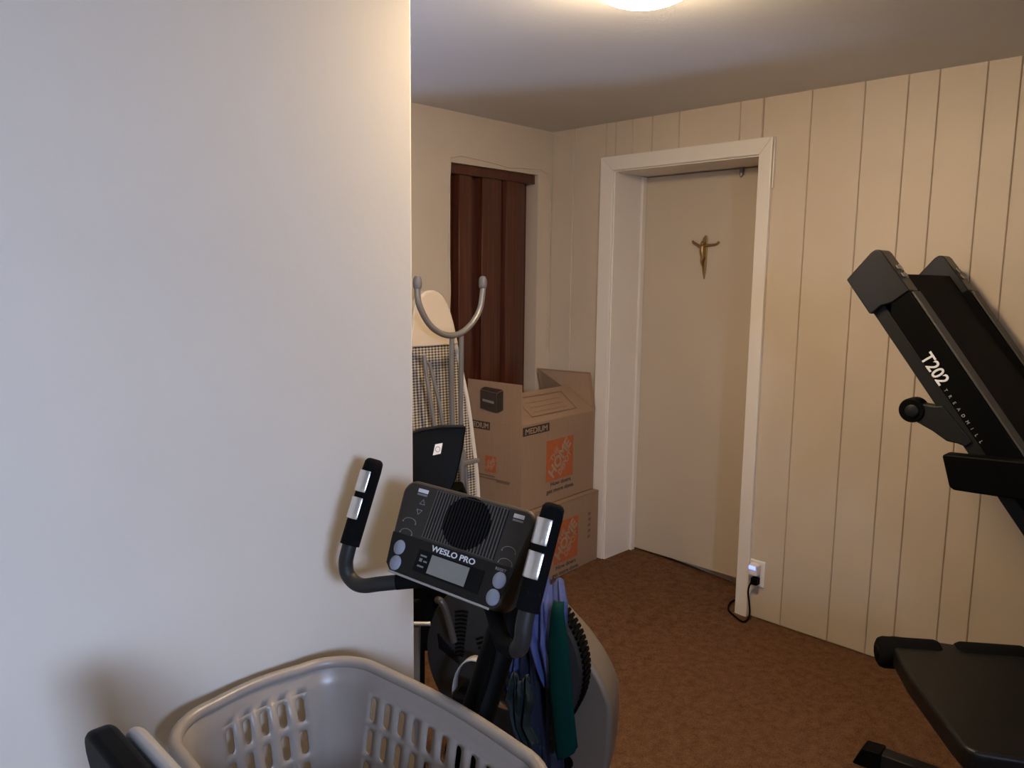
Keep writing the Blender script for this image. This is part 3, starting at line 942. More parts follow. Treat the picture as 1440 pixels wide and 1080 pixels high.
HA = 0.2212
M_HANDLE = mat('charcoal_tube', (0.024, 0.022, 0.020), 0.5, spec=0.25)
for s in (-1, 1):
    top, mid, cur = (0.004, 1.1235), (-0.0570, 0.9755), (-0.0665, 0.934)
    T = [bk(top[0], s * HA, top[1]), bk(mid[0], s * HA, mid[1]), bk(cur[0], s * HA, cur[1]),
         bk(-0.064, s * (HA - 0.012), 0.912), bk(-0.060, s * (HA - 0.040), 0.906), bk(-0.040, s * 0.150, 0.912), bk(0.000, s * 0.10, 0.920), bk(0.05, s * 0.03, 0.930)]
    pth = bez(T, 8)
    cut = 45 if s < 0 else 27
    hb = MB(); hb.tube(pth[:cut], 0.0140, 14)
    h_ = hb.build('handlebar', M_HANDLE, bike, smooth=60)
    hb = MB(); hb.tube(pth[cut - 1:], 0.0145, 14)
    hb.build('handlebar_sleeve', M_FOAM, h_, smooth=60)
    # foam grip with rounded end
    gp = [bk(top[0] + (mid[0] - top[0]) * k / 12, s * HA, top[1] + (mid[1] - top[1]) * k / 12) for k in range(13)]
    dirv = (gp[0] - gp[-1]).normalized()
    pts = [gp[0] + dirv * 0.010, gp[0] + dirv * 0.008, gp[0] + dirv * 0.003] + gp[1:]
    rad = [0.010, 0.0145, 0.0178] + [0.0188] * 12
    b = MB(); b.tube(pts, 0.0188, 20, radii=rad)
    grip = b.build('grip', M_FOAM, h_, smooth=50)
    # pulse sensors: curved steel plates facing the rider
    side = BR
    face = (side.cross(dirv)).normalized()
    if face.dot(BF) > 0: face = -face
    for (k0, k1) in ((0.10, 0.36), (0.43, 0.69)):
        b = MB()
        def sp(u, v, k0=k0, k1=k1):
            p = gp[0] + (gp[-1] - gp[0]) * (k0 + (k1 - k0) * v)
            an = R(-62 + 124 * u) + R(-14)
            return p + (face * math.cos(an) + side * math.sin(an)) * 0.0204
        b.grid(sp, 12, 4)
        b.build('pulse_sensor', M_STEEL, grip, solid=0.0022, soff=0, bevel=0.0008, label='bright steel pulse sensor plate')
# mast
b = MB()
mast = bez([bk(0.060, 0.0, 1.00), bk(0.125, 0.0, 0.92), bk(0.150, 0.0, 0.83), bk(0.105, 0.0, 0.73), bk(0.055, 0.0, 0.62), bk(0.03, 0, 0.45), bk(0.02, 0, 0.20)], 8)
b.tube(mast, 0.033, 18)
b.build('mast', M_BLACK, bike, smooth=60)
b = MB()
b.tube(bez([bk(0.02, 0.04, 0.93), bk(0.05, 0.055, 0.86), bk(0.05, 0.05, 0.78), bk(0.03, 0.02, 0.66)], 8), 0.004, 8)
b.build('sensor_wire', M_BLACK, bike)
# low frame, drive housing, pedals, stabilisers (below the picture)
b = MB()
b.tube([bk(0.02, 0, 0.20), bk(-0.25, 0, 0.17), bk(-0.65, 0, 0.20)], 0.03, 14)
b.tube([bk(-0.42, 0, 0.19), bk(-0.42, 0, 0.40)], 0.026, 14)
b.build('frame', M_DGREY, bike, smooth=60)
b = MB(); b.lathe(bk(-0.01, -0.05, 0.20), BR, [(0.0, 0), (0.15, 0.0), (0.16, 0.012), (0.16, 0.088), (0.15, 0.10), (0.0, 0.10)], 36)
b.build('drive_housing', M_DGREY, bike)
for s in (-1, 1):
    b = MB(); b.tube([bk(-0.01, s * 0.05, 0.20), bk(-0.01, s * 0.085, 0.20), bk(0.05 * s, s * 0.085, 0.20 - 0.11 * s)], 0.011, 10)
    ck = b.build('crank', M_GREYMETAL, bike)
    b = MB(); b.obox(bk(0.05 * s, s * 0.14, 0.20 - 0.11 * s), BF, BR, BZ, 0.10, 0.09, 0.024); b.build('pedal', M_BLACK, ck, bevel=0.005)
for f_ in (0.20, -0.68):
    b = MB(); b.tube([bk(f_, -0.24, 0.032), bk(f_, 0.24, 0.032)], 0.03, 14)
    b.tube([bk(f_, 0, 0.035), bk(f_ * 0.75, 0, 0.15)], 0.024, 12)
    b.build('stabilizer', M_BLACK, bike)
b = MB(); b.obox((0.645, 1.0, 0.425), BF, BR, BZ, 0.36, 0.40, 0.06)
b.build('seat', M_VINYL, bike, bevel=0.025, bseg=4)
# back rest: black shell behind a grey cushion, seen at the lower left
bs = MB()
def bslab(x0, x1, y0, y1, z0, z1, lean):
    r_ = 0.05
    pts = rrect(y1 - y0, z1 - z0, r_, 6)
    yc_, zc_ = (y0 + y1) / 2, (z0 + z1) / 2
    A = [(x0 - lean * (p[1]), yc_ + p[0], zc_ + p[1]) for p in pts]
    B = [(x1 - lean * (p[1]), yc_ + p[0], zc_ + p[1]) for p in pts]
    b = MB(); b.hexa(A, B); return b
bslab(0.288, 0.319, 0.58, 0.938, 0.42, 0.978, 0.16).build('backrest_shell', M_BLACK, bike, bevel=0.008, bseg=3)
bslab(0.320, 0.338, 0.59, 0.925, 0.50, 0.970, 0.16).build('backrest_cushion', M_GREYVINYL, bike, bevel=0.008, bseg=3, label='light grey backrest cushion')
b = MB(); b.tube([(0.315, 0.85, 0.56), (0.35, 0.88, 0.44), (0.40, 0.93, 0.38), (0.50, 0.98, 0.375)], 0.018, 12)
b.build('backrest_post', M_DGREY, bike)

# ------------------------------------------------------------------ laundry basket
ZR, ZBOT = 0.722, 0.462
bx0, bx1, by0, by1, rc = 0.462, 0.842, 0.70, 1.285, 0.10
def peri():
    """rim centre line: list of (point, outward normal, arc length, is_corner)"""
    cx_, cy_ = (bx0 + bx1) / 2, (by0 + by1) / 2
    w, h = bx1 - bx0, by1 - by0
    out = []
    sides = [(Vector((w / 2, -h / 2 + rc, 0)), Vector((w / 2, h / 2 - rc, 0)), Vector((1, 0, 0)), Vector((w / 2 - rc, h / 2 - rc, 0)), 0),
             (Vector((w / 2 - rc, h / 2, 0)), Vector((-w / 2 + rc, h / 2, 0)), Vector((0, 1, 0)), Vector((-w / 2 + rc, h / 2 - rc, 0)), 90),
             (Vector((-w / 2, h / 2 - rc, 0)), Vector((-w / 2, -h / 2 + rc, 0)), Vector((-1, 0, 0)), Vector((-w / 2 + rc, -h / 2 + rc, 0)), 180),
             (Vector((-w / 2 + rc, -h / 2, 0)), Vector((w / 2 - rc, -h / 2, 0)), Vector((0, -1, 0)), Vector((w / 2 - rc, -h / 2 + rc, 0)), 270)]
    C = Vector((cx_, cy_, 0))
    rot = Matrix.Rotation(R(1.5), 3, 'Z')
    segs = []
    for (p, q, n, cc, a0) in sides:
        L = (q - p).length
        bow = 0.012
        segs.append(('s', L, lambda t, p=p, q=q, n=n: (p.lerp(q, t) + n * bow * math.sin(math.pi * t), n)))
        segs.append(('c', rc * math.pi / 2, lambda t, cc=cc, a0=a0: (cc + Vector((math.cos(R(a0 + 90 * t)), math.sin(R(a0 + 90 * t)), 0)) * rc, Vector((math.cos(R(a0 + 90 * t)), math.sin(R(a0 + 90 * t)), 0)))))
    return segs, C, rot
SEG, BC, BROT = peri()
def wallpt(si, t, d):
    p, n = SEG[si][2](t)
    tp = 0.16
    q = p - n * (d * tp + 0.012 * smoothstep(d / 0.03))
    q = BROT @ q
    return Vector((BC.x + q.x, BC.y + q.y, ZR - d))
basket = thing('laundry_basket', 'grey-beige slotted plastic laundry basket below the bike console', 'laundry basket', (BC.x, BC.y, ZBOT))
H = ZR - ZBOT
b = MB()
rows = [(0.036, 0.098), (0.098, 0.160), (0.160, 0.222)]
def plainband(si, d0, d1, n):
    for k in range(n):
        t0, t1 = k / n, (k + 1) / n
        b.face([wallpt(si, t0, d0), wallpt(si, t1, d0), wallpt(si, t1, d1), wallpt(si, t0, d1)])
NH = 5
def slotcell(si, t0, t1, d0, d1, L):
    w, h = (t1 - t0) * L, d1 - d0
    sw, sh = 0.0155, 0.047
    hole, outer = [], []
    # stadium outline by columns/rows of directions
    pts = []
    for k in range(NH + 1):
        a = math.pi * k / NH
        pts.append((math.cos(a) * sw / 2, (sh - sw) / 2 + math.sin(a) * sw / 2))
    for k in range(NH + 1):
        a = math.pi + math.pi * k / NH
        pts.append((math.cos(a) * sw / 2, -(sh - sw) / 2 + math.sin(a) * sw / 2))
    # outer ring: corners and edge points matching
    o = []
    for k in range(NH + 1):
        o.append((w / 2 - w * k / NH, h / 2))
    for k in range(NH + 1):
        o.append((-w / 2 + w * k / NH, -h / 2))
    f3 = lambda p: wallpt(si, (t0 + t1) / 2 + p[0] / L, (d0 + d1) / 2 - p[1])
    n = len(pts)
    for k in range(n):
        j = (k + 1) % n
        b.face([f3(pts[k]), f3(pts[j]), f3(o[j]), f3(o[k])])
for si, (kind, L, fn_) in enumerate(SEG):
    if kind == 'c':
        for (d0, d1) in [(0.0, 0.010), (0.010, 0.022), (0.022, 0.036)] + rows + [(0.222, H)]:
            plainband(si, d0, d1, 8)
    else:
        for (d0, d1) in [(0.0, 0.010), (0.010, 0.022), (0.022, 0.036), (0.222, H)]:
            plainband(si, d0, d1, 10)
        nc = round(L / 0.040)
        for (d0, d1) in rows:
            for k in range(nc):
                slotcell(si, k / nc, (k + 1) / nc, d0, d1, L)
ring = []
for si, (kind, L, fn_) in enumerate(SEG):
    n = 8 if kind == 'c' else 10
    for k in range(n):
        ring.append(wallpt(si, k / n, H))
b.face(ring)
bmesh.ops.remove_doubles(b.bm, verts=b.bm.verts, dist=0.0004)
b.build('basket_body', M_BASKET, basket, smooth=40, solid=0.0032, soff=0)
rim = []
for si, (kind, L, fn_) in enumerate(SEG):
    n = 10 if kind == 'c' else 14
    for k in range(n):
        p, nn_ = fn_(k / n)
        q = BROT @ (p + nn_ * 0.004)
        rim.append(Vector((BC.x + q.x, BC.y + q.y, ZR)))
b = MB(); b.tube(rim, 0.0115, 12, closed=True)
b.build('rim', M_BASKET, basket, smooth=70)

# ------------------------------------------------------------------ second exercise machine behind (disc housing, silver shell, seat-back hood)
DN = Vector((-0.9207, -0.3903, 0)); DT = Vector((0.3903, -0.9207, 0)); DC = Vector((1.435, 1.436, 0.458))
def dk(s, z, o=0.0):
    """point on the disc plane: s metres to the right, height z, o metres towards the viewer"""
    return Vector((DC.x, DC.y, 0)) + DT * s + Vector((0, 0, z)) + DN * o
m2 = thing('exercise_machine', 'dark grey exercise machine with vented round housing behind the console bike', 'exercise machine', dk(0, 0, -0.1))
b = MB(); b.lathe(dk(-0.008, 0.428, -0.075), DN, [(0.0, 0), (0.225, 0.0), (0.236, 0.012), (0.236, 0.060), (0.228, 0.074), (0.16, 0.082), (0.05, 0.092), (0.0, 0.092)], 64)
hs = b.build('round_housing', mat('housing_grey', (0.026, 0.025, 0.025), 0.5, spec=0.3), m2, smooth=30)
for k in range(40):
    pass
b = MB()
for k in range(30):
    a = R(-30 + 4.0 * k)
    c = dk(-0.008 + 0.238 * math.cos(a), 0.428 + 0.238 * math.sin(a), -0.040)
    rad = DT * math.cos(a) + BZ * math.sin(a); tg = -DT * math.sin(a) + BZ * math.cos(a)
    b.obox(c, rad, tg, DN, 0.010, 0.0095, 0.055)
b.tube([dk(-0.008 + 0.2365 * math.cos(R(-32 + 4 * k)), 0.428 + 0.2365 * math.sin(R(-32 + 4 * k)), -0.040) for k in range(32)], 0.006, 8)
b.build('rim_rib', M_BLACK, hs, smooth=0)
# vents: three fans of slits round the crank
def disc_o(s_, z_):
    r_ = math.hypot(s_ + 0.008, z_ - 0.428)
    return interp([(0.05, (0.017,)), (0.16, (0.007,)), (0.228, (-0.001,)), (0.3, (-0.002,))], r_)[0]
def interp(tab, t):
    for (a, va), (c, vc) in zip(tab, tab[1:]):
        if t <= c:
            k = max(0, (t - a) / (c - a)) if c > a else 0
            return tuple(x + (y - x) * k for x, y in zip(va, vc))
    return tab[-1][1]
def slit(p, q, bow=0.003, r_=0.0036):
    b = MB()
    pts = []
    for k in range(6):
        t = k / 5
        s_, z_ = p[0] + (q[0] - p[0]) * t, p[1] + (q[1] - p[1]) * t + bow * math.sin(math.pi * t)
        pts.append(dk(s_, z_, disc_o(s_, z_) + 0.0012))
    b.tube(pts, r_, 6)
    b.build('vent_slot', M_GLOSS, hs, smooth=0)
for k in range(12):
    t = k / 11
    slit((-0.143 + 0.004 * t, 0.554 - 0.128 * t), (-0.103 - 0.012 * t, 0.560 - 0.128 * t))
for k in range(9):
    t = k / 8
    slit((-0.196 + 0.060 * t, 0.478 - 0.050 * t), (-0.190 + 0.062 * t, 0.435 - 0.030 * t), 0)
for k in range(5):
    slit((-0.074 + 0.004 * k, 0.490 - 0.012 * k), (-0.054 + 0.004 * k, 0.500 - 0.012 * k), 0)
for k in range(5):
    slit((-0.090 + 0.006 * k, 0.292 - 0.012 * k), (-0.036 + 0.004 * k, 0.280 - 0.012 * k))
# silver shell behind the disc
sh = [(0.10, 0.56), (0.197, 0.475), (0.24, 0.425), (0.272, 0.375), (0.293, 0.325), (0.296, 0.27), (0.293, 0.19), (0.285, 0.10), (0.25, 0.055), (0.10, 0.04), (-0.15, 0.04), (-0.19, 0.10), (-0.16, 0.25), (-0.05, 0.50)]
b = MB(); b.hexa([dk(s_, z_, -0.079) for s_, z_ in sh], [dk(s_ * 0.96, z_, -0.22) for s_, z_ in sh])
b.build('side_shell', mat('warm_grey_shell', (0.15, 0.122, 0.092), 0.4), m2, bevel=0.015, bseg=3, label='silver grey side shell')
b = MB(); b.lathe(dk(0.165, 0.125, -0.080), DN, [(0.022, 0), (0.022, 0.004), (0.0, 0.006)], 20)
b.build('bolt_cover', M_BLACK, m2)
# crank, pedal and strap on the near side
b = MB(); b.tube([dk(-0.008, 0.428, 0.01), dk(-0.008, 0.428, 0.045), dk(-0.02, 0.385, 0.06)], 0.013, 12)
ck = b.build('crank', M_GREYMETAL, m2)
b = MB(); b.obox(dk(-0.030, 0.385, 0.115), DT, BZ, DN, 0.10, 0.026, 0.085)
pd = b.build('pedal', M_BLACK, ck, bevel=0.006)
b = MB()
st = [dk(-0.030 + 0.062 * math.cos(R(a_)), 0.385 + 0.105 * math.sin(R(a_)), 0.115) for a_ in range(-10, 191, 12)]
def strapf(u, v):
    k = u * (len(st) - 1); i = min(int(k), len(st) - 2); p = st[i].lerp(st[i + 1], k - i)
    return p + DN * (0.015 * (v - 0.5) * 2)
b.grid(strapf, 32, 2)
b.build('pedal_strap', M_SILVER, pd, solid=0.003, label='pale looped foot strap')
b = MB(); b.tube([dk(0.05, 0.33, 0.05), dk(0.03, 0.36, 0.09), dk(0.01, 0.375, 0.10)], 0.009, 10); b.build('pedal_axle', M_STEEL, ck)
# arm on the far side
b = MB(); b.tube(bez([dk(-0.178, 0.60, 0.050), dk(-0.165, 0.602, 0.055), dk(-0.150, 0.57, 0.05), dk(-0.128, 0.485, 0.045)], 8), 0.010, 10)
b.build('swing_arm', mat('dark_metal', (0.09, 0.085, 0.08), 0.35, 0.6), m2)
# mast and hood with a white sticker
b = MB(); b.tube(bez([dk(-0.10, 0.60, -0.13), dk(-0.14, 0.75, -0.10), dk(-0.17, 0.90, -0.04)], 6), 0.028, 14)
b.build('mast', M_BLACK, m2)
HC = Vector((1.388, 1.661, 1.0)); HT = Vector((0.727, -0.687, 0)); HN = Vector((-0.66, -0.70, 0.28)).normalized()
HV = HN.cross(HT).normalized()
if HV.z < 0: HV = -HV
def hk(s, v, o=0.0): return HC + HT * s + HV * v + HN * o
hood = [(-0.115, 0.035), (-0.05, 0.062), (0.01, 0.072), (0.075, 0.073), (0.081, 0.066), (0.072, 0.0), (0.056, -0.075), (0.036, -0.128), (-0.06, -0.150), (-0.125, -0.14), (-0.135, -0.02)]
b = MB(); b.hexa([hk(s_, v_, 0.0) for s_, v_ in hood], [hk(s_ * 0.92, v_ * 0.95, -0.075) for s_, v_ in hood])
hd = b.build('console_hood', M_GLOSS, m2, bevel=0.006)
b = MB(); b.tube([hk(-0.118, 0.030, 0.003), hk(-0.05, 0.057, 0.003), hk(0.01, 0.067, 0.003), hk(0.074, 0.068, 0.003)], 0.0055, 8)
b.build('top_lip', M_DGREY, hd)
sk = [(-0.012, -0.014), (0.010, -0.009), (0.015, 0.021), (-0.006, 0.017)]
b = MB(); b.hexa([hk(s_, v_, 0.0003) for s_, v_ in sk], [hk(s_, v_, 0.0010) for s_, v_ in sk])
stk = b.build('sticker', M_WHITEINK, hd, smooth=0, label='small white square sticker')
b = MB(); b.tube([hk(0.0015 + 0.0065 * math.cos(R(q)), 0.0035 + 0.0075 * math.sin(R(q)), 0.0012) for q in range(0, 360, 24)], 0.0009, 6, closed=True)
b.build('printed_ring', M_GREYINK, stk)
# left bars and base
b = MB(); b.tube([(1.245, 1.60, 0.03), (1.245, 1.585, 0.55)], 0.016, 12); b.tube([(1.19, 1.615, 0.562), (1.272, 1.552, 0.556)], 0.006, 10)
b.build('side_post', M_GREYMETAL, m2)
b = MB(); b.hexa([(1.28, 1.70, 0.41), (1.41, 1.62, 0.41), (1.45, 1.72, 0.41), (1.32, 1.80, 0.41)], [(1.22, 1.70, 0.74), (1.42, 1.60, 0.74), (1.46, 1.72, 0.74), (1.26, 1.82, 0.74)])
b.box((1.285, 1.66, 0.0), (1.345, 1.72, 0.58))
b.build('carriage', M_BLACK, m2, bevel=0.01)
b = MB(); b.box((1.20, 1.58, 0.0), (1.30, 1.635, 0.035)); b.build('foot_plate', M_BLACK, m2, bevel=0.004)
b = MB(); b.tube([dk(-0.24, 0.03, -0.15), dk(0.22, 0.03, -0.15)], 0.028, 12); b.build('stabilizer', M_BLACK, m2)

# ------------------------------------------------------------------ cloths and resistance band hanging on the machine
def drape(outline_fn, nu, nv, name, m, solid=0.004):
    b = MB(); b.grid(outline_fn, nu, nv)
    return b.build(name, m, None, smooth=80, solid=solid, soff=0)
def interp(tab, t):
    for (a, va), (c, vc) in zip(tab, tab[1:]):
        if t <= c:
            k = (t - a) / (c - a) if c > a else 0
            return tuple(x + (y - x) * k for x, y in zip(va, vc))
    return tab[-1][1]
def ton(tab):
    def fn(u, v):
        s0, s1, z, o = interp(tab, v)
        s_ = s0 + (s1 - s0) * u
        fold = 0.012 * math.sin(u * 15 + v * 3) * min(1, v * 2.2 + 0.15) + 0.006 * math.sin(u * 31 - v * 7 + 1)
        return dk(s_, z + 0.012 * math.sin(u * 9), o + fold)
    return fn
c1 = drape(ton([(0, (0.10, 0.135, 0.655, -0.07)), (0.10, (0.105, 0.170, 0.690, 0.00)), (0.25, (0.100, 0.200, 0.655, 0.060)), (0.6, (0.110, 0.204, 0.555, 0.080)), (1.0, (0.150, 0.204, 0.430, 0.080))]), 28, 28, 'towel', M_CLOTHB)
tag(c1, 'lavender blue cloth draped over the round housing by the right grip', 'cloth')
c2 = drape(ton([(0, (0.070, 0.155, 0.560, 0.038)), (0.3, (0.07, 0.17, 0.47, 0.046)), (0.7, (0.06, 0.19, 0.30, 0.052)), (1.0, (0.06, 0.20, 0.14, 0.052))]), 28, 30, 'towel', M_CLOTHN)
tag(c2, 'dark navy cloth hanging low beneath the lavender cloth', 'cloth')
c3 = drape(ton([(0, (0.02, 0.065, 0.53, 0.035)), (0.5, (0.02, 0.07, 0.45, 0.055)), (1.0, (0.03, 0.065, 0.375, 0.055))]), 14, 16, 'towel', M_CLOTHB)
tag(c3, 'narrow strip of blue cloth hanging just right of the black mast', 'cloth')
tb = [(0, (0.172, 0.198, 0.672, 0.088)), (0.06, (0.172, 0.203, 0.655, 0.105)), (0.3, (0.168, 0.222, 0.565, 0.115)), (0.6, (0.178, 0.238, 0.435, 0.125)), (0.92, (0.195, 0.256, 0.300, 0.125)), (1.0, (0.203, 0.245, 0.275, 0.125))]
def tealf(u, v):
    s0, s1, z, o = interp(tb, v)
    return dk(s0 + (s1 - s0) * u, z + 0.03 * (u - 0.5) * (1 if v > 0.9 else 0), o - 0.010 * (u - 0.5) ** 2 * 4)
c4 = drape(tealf, 8, 30, 'resistance_band', M_TEAL, 0.003)
tag(c4, 'flat teal resistance band hanging over the silver shell', 'exercise band')
c5 = drape(ton([(0, (0.075, 0.125, 0.47, 0.125)), (0.4, (0.065, 0.135, 0.40, 0.13)), (0.65, (0.085, 0.125, 0.345, 0.13)), (1.0, (0.105, 0.155, 0.285, 0.13))]), 14, 18, 'resistance_band', mat('dark_teal_rubber', (0.0015, 0.010, 0.0105), 0.7))
tag(c5, 'knotted dark teal band bunched in front of the navy cloth', 'exercise band')

# ------------------------------------------------------------------ folded treadmill at the right
TX0, TX1 = 2.35, 3.00
tm = thing('treadmill', 'folded black treadmill with raised deck by the right wall', 'treadmill', ((TX0 + TX1) / 2, 0.2, 0))
dv = Vector((0, 0.419 - 0.845, 0.823 - 1.395)).normalized()      # from the raised rear end down to the front
def ext(p, zt):
    k = (zt - p[1]) / dv.z
    return (p[0] + dv.y * k, zt)
ZLOW = 0.24
top_line = [(0.832, 1.577), (0.435, 1.025)]
inn_line = [(0.795, 1.391)]
rail_poly = [(0.800, 1.534), ext((0.4355, 1.018), ZLOW), ext((0.795, 1.391), ZLOW), (0.7955, 1.396)]
def side_prism(pts, x0, x1, name, m, parent, bevel=0.003, label=None, smooth=35):
    b = MB(); b.hexa([(x0, p[0], p[1]) for p in pts], [(x1, p[0], p[1]) for p in pts])
    return b.build(name, m, parent, bevel=bevel, smooth=smooth, label=label)
capp = [(0.926, 1.494), (0.862, 1.572), (0.850, 1.5805), (0.838, 1.580), (0.828, 1.572), (0.749, 1.466), (0.792, 1.430), (0.822, 1.420), (0.846, 1.3965), (0.853, 1.396)]
frame_poly = [(0.834, 1.444), ext((0.795, 1.391), ZLOW), ext((0.845, 1.395), ZLOW), (0.876, 1.436)]
for (xa, xb, inner) in ((TX0, TX0 + 0.07, 1), (TX1, TX1 - 0.07, -1)):
    r_ = side_prism(rail_poly, xa, xb, 'foot_rail', M_BLACK, tm)
    side_prism(frame_poly, xa + 0.012 * inner, xb, 'deck_frame', M_DGREY, tm)
    c_ = side_prism(capp, xa - 0.004 * inner, xb + 0.004 * inner, 'rail_end_cap', mat('cap_plastic', (0.010, 0.0095, 0.009), 0.38, spec=0.4), tm, bevel=0.006)
    # grey strip on the top of each rail
    n2 = Vector((0, -dv.z, dv.y)).normalized()
    if n2.y > 0 : n2 = -n2
    pA = Vector((0, 0.745, 1.461)); pB = Vector((0, *ext((0.4355, 1.018), ZLOW)))
    b = MB()
    xs0, xs1 = xa + 0.004 * inner, xb - 0.008 * inner
    q = [(xs0, pA), (xs1, pA), (xs1, pB), (xs0, pB)]
    b.hexa([Vector((x_, p.y, p.z)) for x_, p in q], [Vector((x_, p.y, p.z)) + n2 * 0.006 for x_, p in q])
    b.build('tread_strip', mat('grey_tread_strip', (0.055, 0.051, 0.045), 0.6), r_, bevel=0.001)
    # moulded marks on the cap
    tp0 = Vector((0, 0.822, 1.566)); tdir = Vector((0, 0.749 - 0.828, 1.466 - 1.572)).normalized()
    for k, (d0, ln) in enumerate(((0.035, 0.020), (0.062, 0.020))):
        b = MB()
        c0 = Vector(((xa + xb) / 2, tp0.y, tp0.z)) + tdir * (d0 + 0.01) + n2 * 0.003
        b.obox(c0, Vector((1, 0, 0)), tdir, n2, 0.040, ln * 0.6, 0.0022)
        b.obox(c0 + Vector((0.012 * inner, 0, 0)), Vector((1, 0, 0)), tdir, n2, 0.008, ln, 0.0024)
        b.build('moulded_mark', mat('grey_moulded_mark', (0.30, 0.27, 0.22), 0.5), c_, bevel=0.0006)
# belt and deck board between the rails
b = MB()
pt = Vector((0, 0.812, 1.516)); pl = Vector((0, *ext((0.4355, 1.018), ZLOW + 0.02)))
sx0, sx1 = TX0 + 0.068, TX1 - 0.068
n2 = Vector((0, -0.80, 0.60))
n2 = Vector((0, dv.z, -dv.y)).normalized()
for (p) in ():
    pass
b.hexa([Vector((sx0, pt.y, pt.z)) - n2 * 0.0, Vector((sx1, pt.y, pt.z)), Vector((sx1, pl.y, pl.z)), Vector((sx0, pl.y, pl.z))],
       [Vector((sx0, pt.y, pt.z)) - n2 * 0.035, Vector((sx1, pt.y, pt.z)) - n2 * 0.035, Vector((sx1, pl.y, pl.z)) - n2 * 0.035, Vector((sx0, pl.y, pl.z)) - n2 * 0.035])
b.build('running_belt', M_BELT, tm, bevel=0.008, bseg=3)
b = MB(); rp = Vector((0, 0.800, 1.500)) - n2 * 0.03
b.cyl((sx0, rp.y, rp.z), (sx1, rp.y, rp.z), 0.024); b.build('rear_roller', M_BLACK, tm)
# transport bracket and wheel under the rail
brk = [(0.706, 1.158), (0.691, 1.148), (0.662, 1.147), (0.640, 1.150), (0.560, 1.06), (0.575, 1.043), (0.595, 1.049), (0.624, 1.052), (0.662, 1.075), (0.708, 1.096)]
br_ = side_prism(brk, TX0 + 0.006, TX0 + 0.05, 'wheel_bracket', M_DGREY, tm, bevel=0.004)
b = MB(); b.cyl((TX0 + 0.002, 0.720, 1.127), (TX0 + 0.052, 0.720, 1.127), 0.035, seg=32)
wh = b.build('transport_wheel', M_BLACK, br_, bevel=0.004)
b = MB(); b.lathe((TX0 + 0.002, 0.718, 1.126), (-1, 0, 0), [(0.018, -0.002), (0.018, 0.004), (0.014, 0.007), (0.0, 0.008)], 24)
b.build('wheel_bolt', M_DGREY, wh)
# T202 TREADMILL along the side of the rail
tdn = Vector((0, dv.y, dv.z))
tup = Vector((0, -tdn.z, tdn.y))
if tup.y > 0: tup = -tup
def onrail(t, up_):  # t metres down from the first letter, up_ metres towards the top edge
    p0 = Vector((TX0 - 0.0006, 0.708, 1.2795))
    return p0 + tdn * t + tup * up_
text('T202', 'lettering', onrail(0.0, 0.0), tdn, tup, 0.034, M_WHITEINK, tm, width=0.094, bold=0.02, align='LEFT', depth=0.0005, label='white model lettering')
lt_ = 'TREADMILL'
for k, ch in enumerate(lt_):
    text(ch, 'lettering', onrail(0.112 + k * 0.0202, 0.004), tdn, tup, 0.0085, mat('pale_grey_print', (0.38, 0.38, 0.38), 0.5), tm, bold=0.01, depth=0.0005)
# hand rail running along the wall direction
hp = [(0.613, 1.024), (0.606, 1.029), (0.40, 1.041), (0.15, 1.052), (0.15, 0.955), (0.417, 0.942), (0.483, 0.938), (0.578, 0.935), (0.589, 0.942)]
for (x0_, x1_) in ((2.285, 2.335), (3.015, 3.06)):
    side_prism(hp, x0_, x1_, 'hand_rail', M_BLACK, tm, bevel=0.012, smooth=40)
    side_prism([(0.10, 0.03), (0.20, 0.03), (0.26, 1.02), (0.15, 1.03)], x0_ + 0.004, x1_ - 0.004, 'upright', M_DGREY, tm, bevel=0.006)
    side_prism([(-0.55, 0.0), (0.36, 0.0), (0.36, 0.05), (-0.55, 0.05)], x0_, x1_, 'base_rail', M_BLACK, tm, bevel=0.01)
b = MB(); b.box((2.335, -0.55, 0.06), (3.015, 0.0, 0.25)); b.build('motor_cover', M_BLACK, tm, bevel=0.04, bseg=4)
b = MB(); b.hexa([(2.30, 0.14, 1.03), (3.05, 0.14, 1.03), (3.05, 0.24, 1.05), (2.30, 0.24, 1.05)], [(2.33, -0.02, 1.27), (3.02, -0.02, 1.27), (3.02, 0.06, 1.31), (2.33, 0.06, 1.31)])
b.build('console', M_BLACK, tm, bevel=0.02, bseg=3)

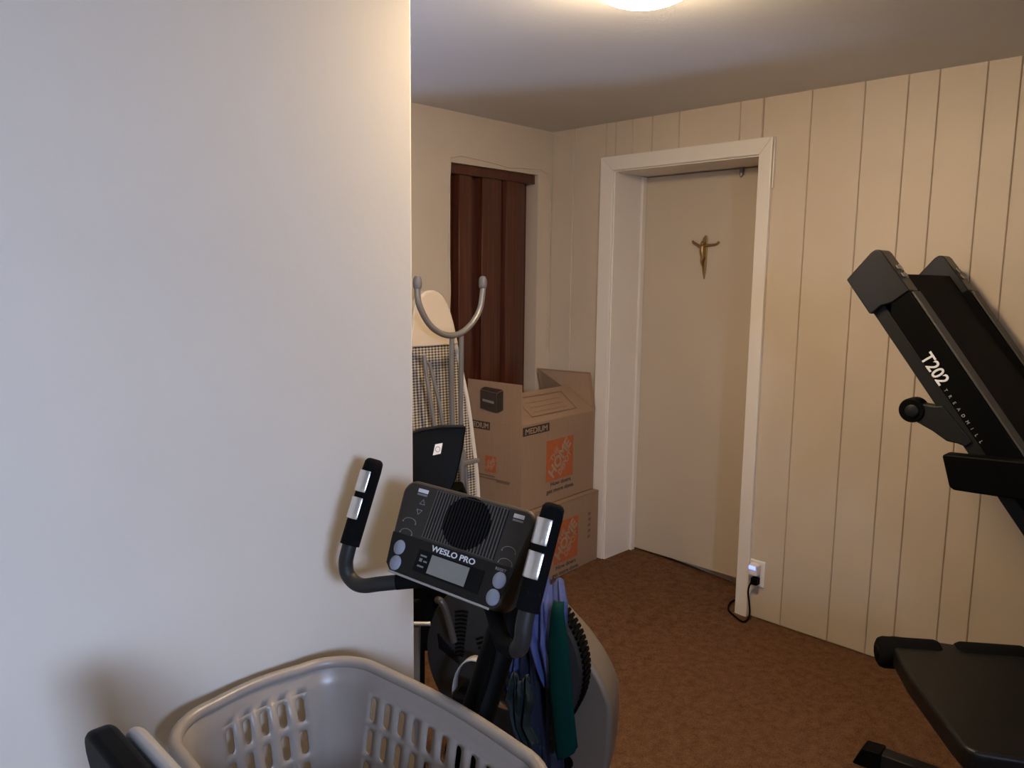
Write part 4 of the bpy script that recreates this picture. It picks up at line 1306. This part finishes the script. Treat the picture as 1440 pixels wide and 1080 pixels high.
# ------------------------------------------------------------------ workout bench, lower right
BA = Vector((0.60, -0.80, 0)).normalized(); BB = Vector((0.80, 0.60, 0))   # along the rollers / towards the wall
wb_ = thing('workout_bench', 'black padded workout bench with foam rollers before the treadmill', 'bench', (2.15, 0.35, 0))
ZP = 0.470
pad = [(2.272, 0.705), (2.292, 0.720), (2.312, 0.712), (2.385, 0.560), (2.49, 0.425), (2.46, 0.37), (2.25, 0.30), (2.10, 0.06), (1.900, 0.270), (1.842, 0.378), (1.848, 0.400), (1.875, 0.425), (2.09, 0.590)]
b = MB(); b.hexa([(x_, y_, ZP - 0.055) for x_, y_ in pad], [(x_, y_, ZP) for x_, y_ in pad])
b.build('bench_pad', M_VINYL, wb_, bevel=0.022, bseg=5, smooth=60)
r0 = Vector((2.196, 0.692, 0.440))
def roller(c, L):
    b = MB(); e0, e1 = c - BA * L / 2, c + BA * L / 2
    b.lathe(e0, BA, [(0.030, 0), (0.040, 0.006), (0.044, 0.016), (0.044, L - 0.016), (0.040, L - 0.006), (0.030, L)], 28)
    o = b.build('foam_roller', M_FOAM, wb_, smooth=60)
    b = MB(); b.lathe(e0 - BA * 0.004, BA, [(0.0, 0), (0.016, 0), (0.020, 0.006), (0.020, 0.012)], 20)
    b.build('end_cap', M_BLACK, o)
roller(r0 + BA * 0.085 + BB * 0.05, 0.17)
roller(r0 + BA * 0.305 + BB * 0.05, 0.19)
b = MB(); b.tube([r0 + BB * 0.05 + BA * 0.01, r0 + BB * 0.05 + BA * 0.40], 0.014, 12); b.build('roller_rod', M_DGREY, wb_)
b = MB(); b.tube([r0 + BB * 0.05 + BA * 0.195, Vector((2.29, 0.52, 0.40)), Vector((2.22, 0.40, 0.39))], 0.02, 12); b.build('roller_arm', M_DGREY, wb_)
b = MB(); b.obox((2.03, 0.315, 0.22), BA, BB, BZ, 0.06, 0.06, 0.40); b.build('support_post', M_GREYMETAL, wb_, bevel=0.004)
b = MB(); b.tube([(2.30, 0.38, 0.41), (2.415, 0.46, 0.05)], 0.022, 12); b.build('support_post', M_GREYMETAL, wb_)
f0, f1 = Vector((2.385, 0.790, 0.033)), Vector((2.385, 0.30, 0.033))
fd = (Vector((2.40, 0.635, 0.033)) - f0).normalized()
b = MB(); b.obox(f0 + fd * 0.23, fd, Vector((-fd.y, fd.x, 0)), BZ, 0.36, 0.05, 0.05); b.build('foot_tube', M_DGREY, wb_, bevel=0.004)
b = MB(); b.hexa([f0 + fd * 0.06 + Vector((-fd.y, fd.x, 0)) * q - BZ * 0.032 for q in (-0.031, 0.031)] + [f0 - fd * 0.02 + Vector((-fd.y, fd.x, 0)) * q - BZ * 0.032 for q in (0.031, -0.031)],
                 [f0 + fd * 0.06 + Vector((-fd.y, fd.x, 0)) * q + BZ * 0.031 for q in (-0.031, 0.031)] + [f0 + fd * 0.005 + Vector((-fd.y, fd.x, 0)) * q + BZ * 0.026 for q in (0.031, -0.031)])
b.build('foot_cap', M_BLACK, wb_, bevel=0.004)
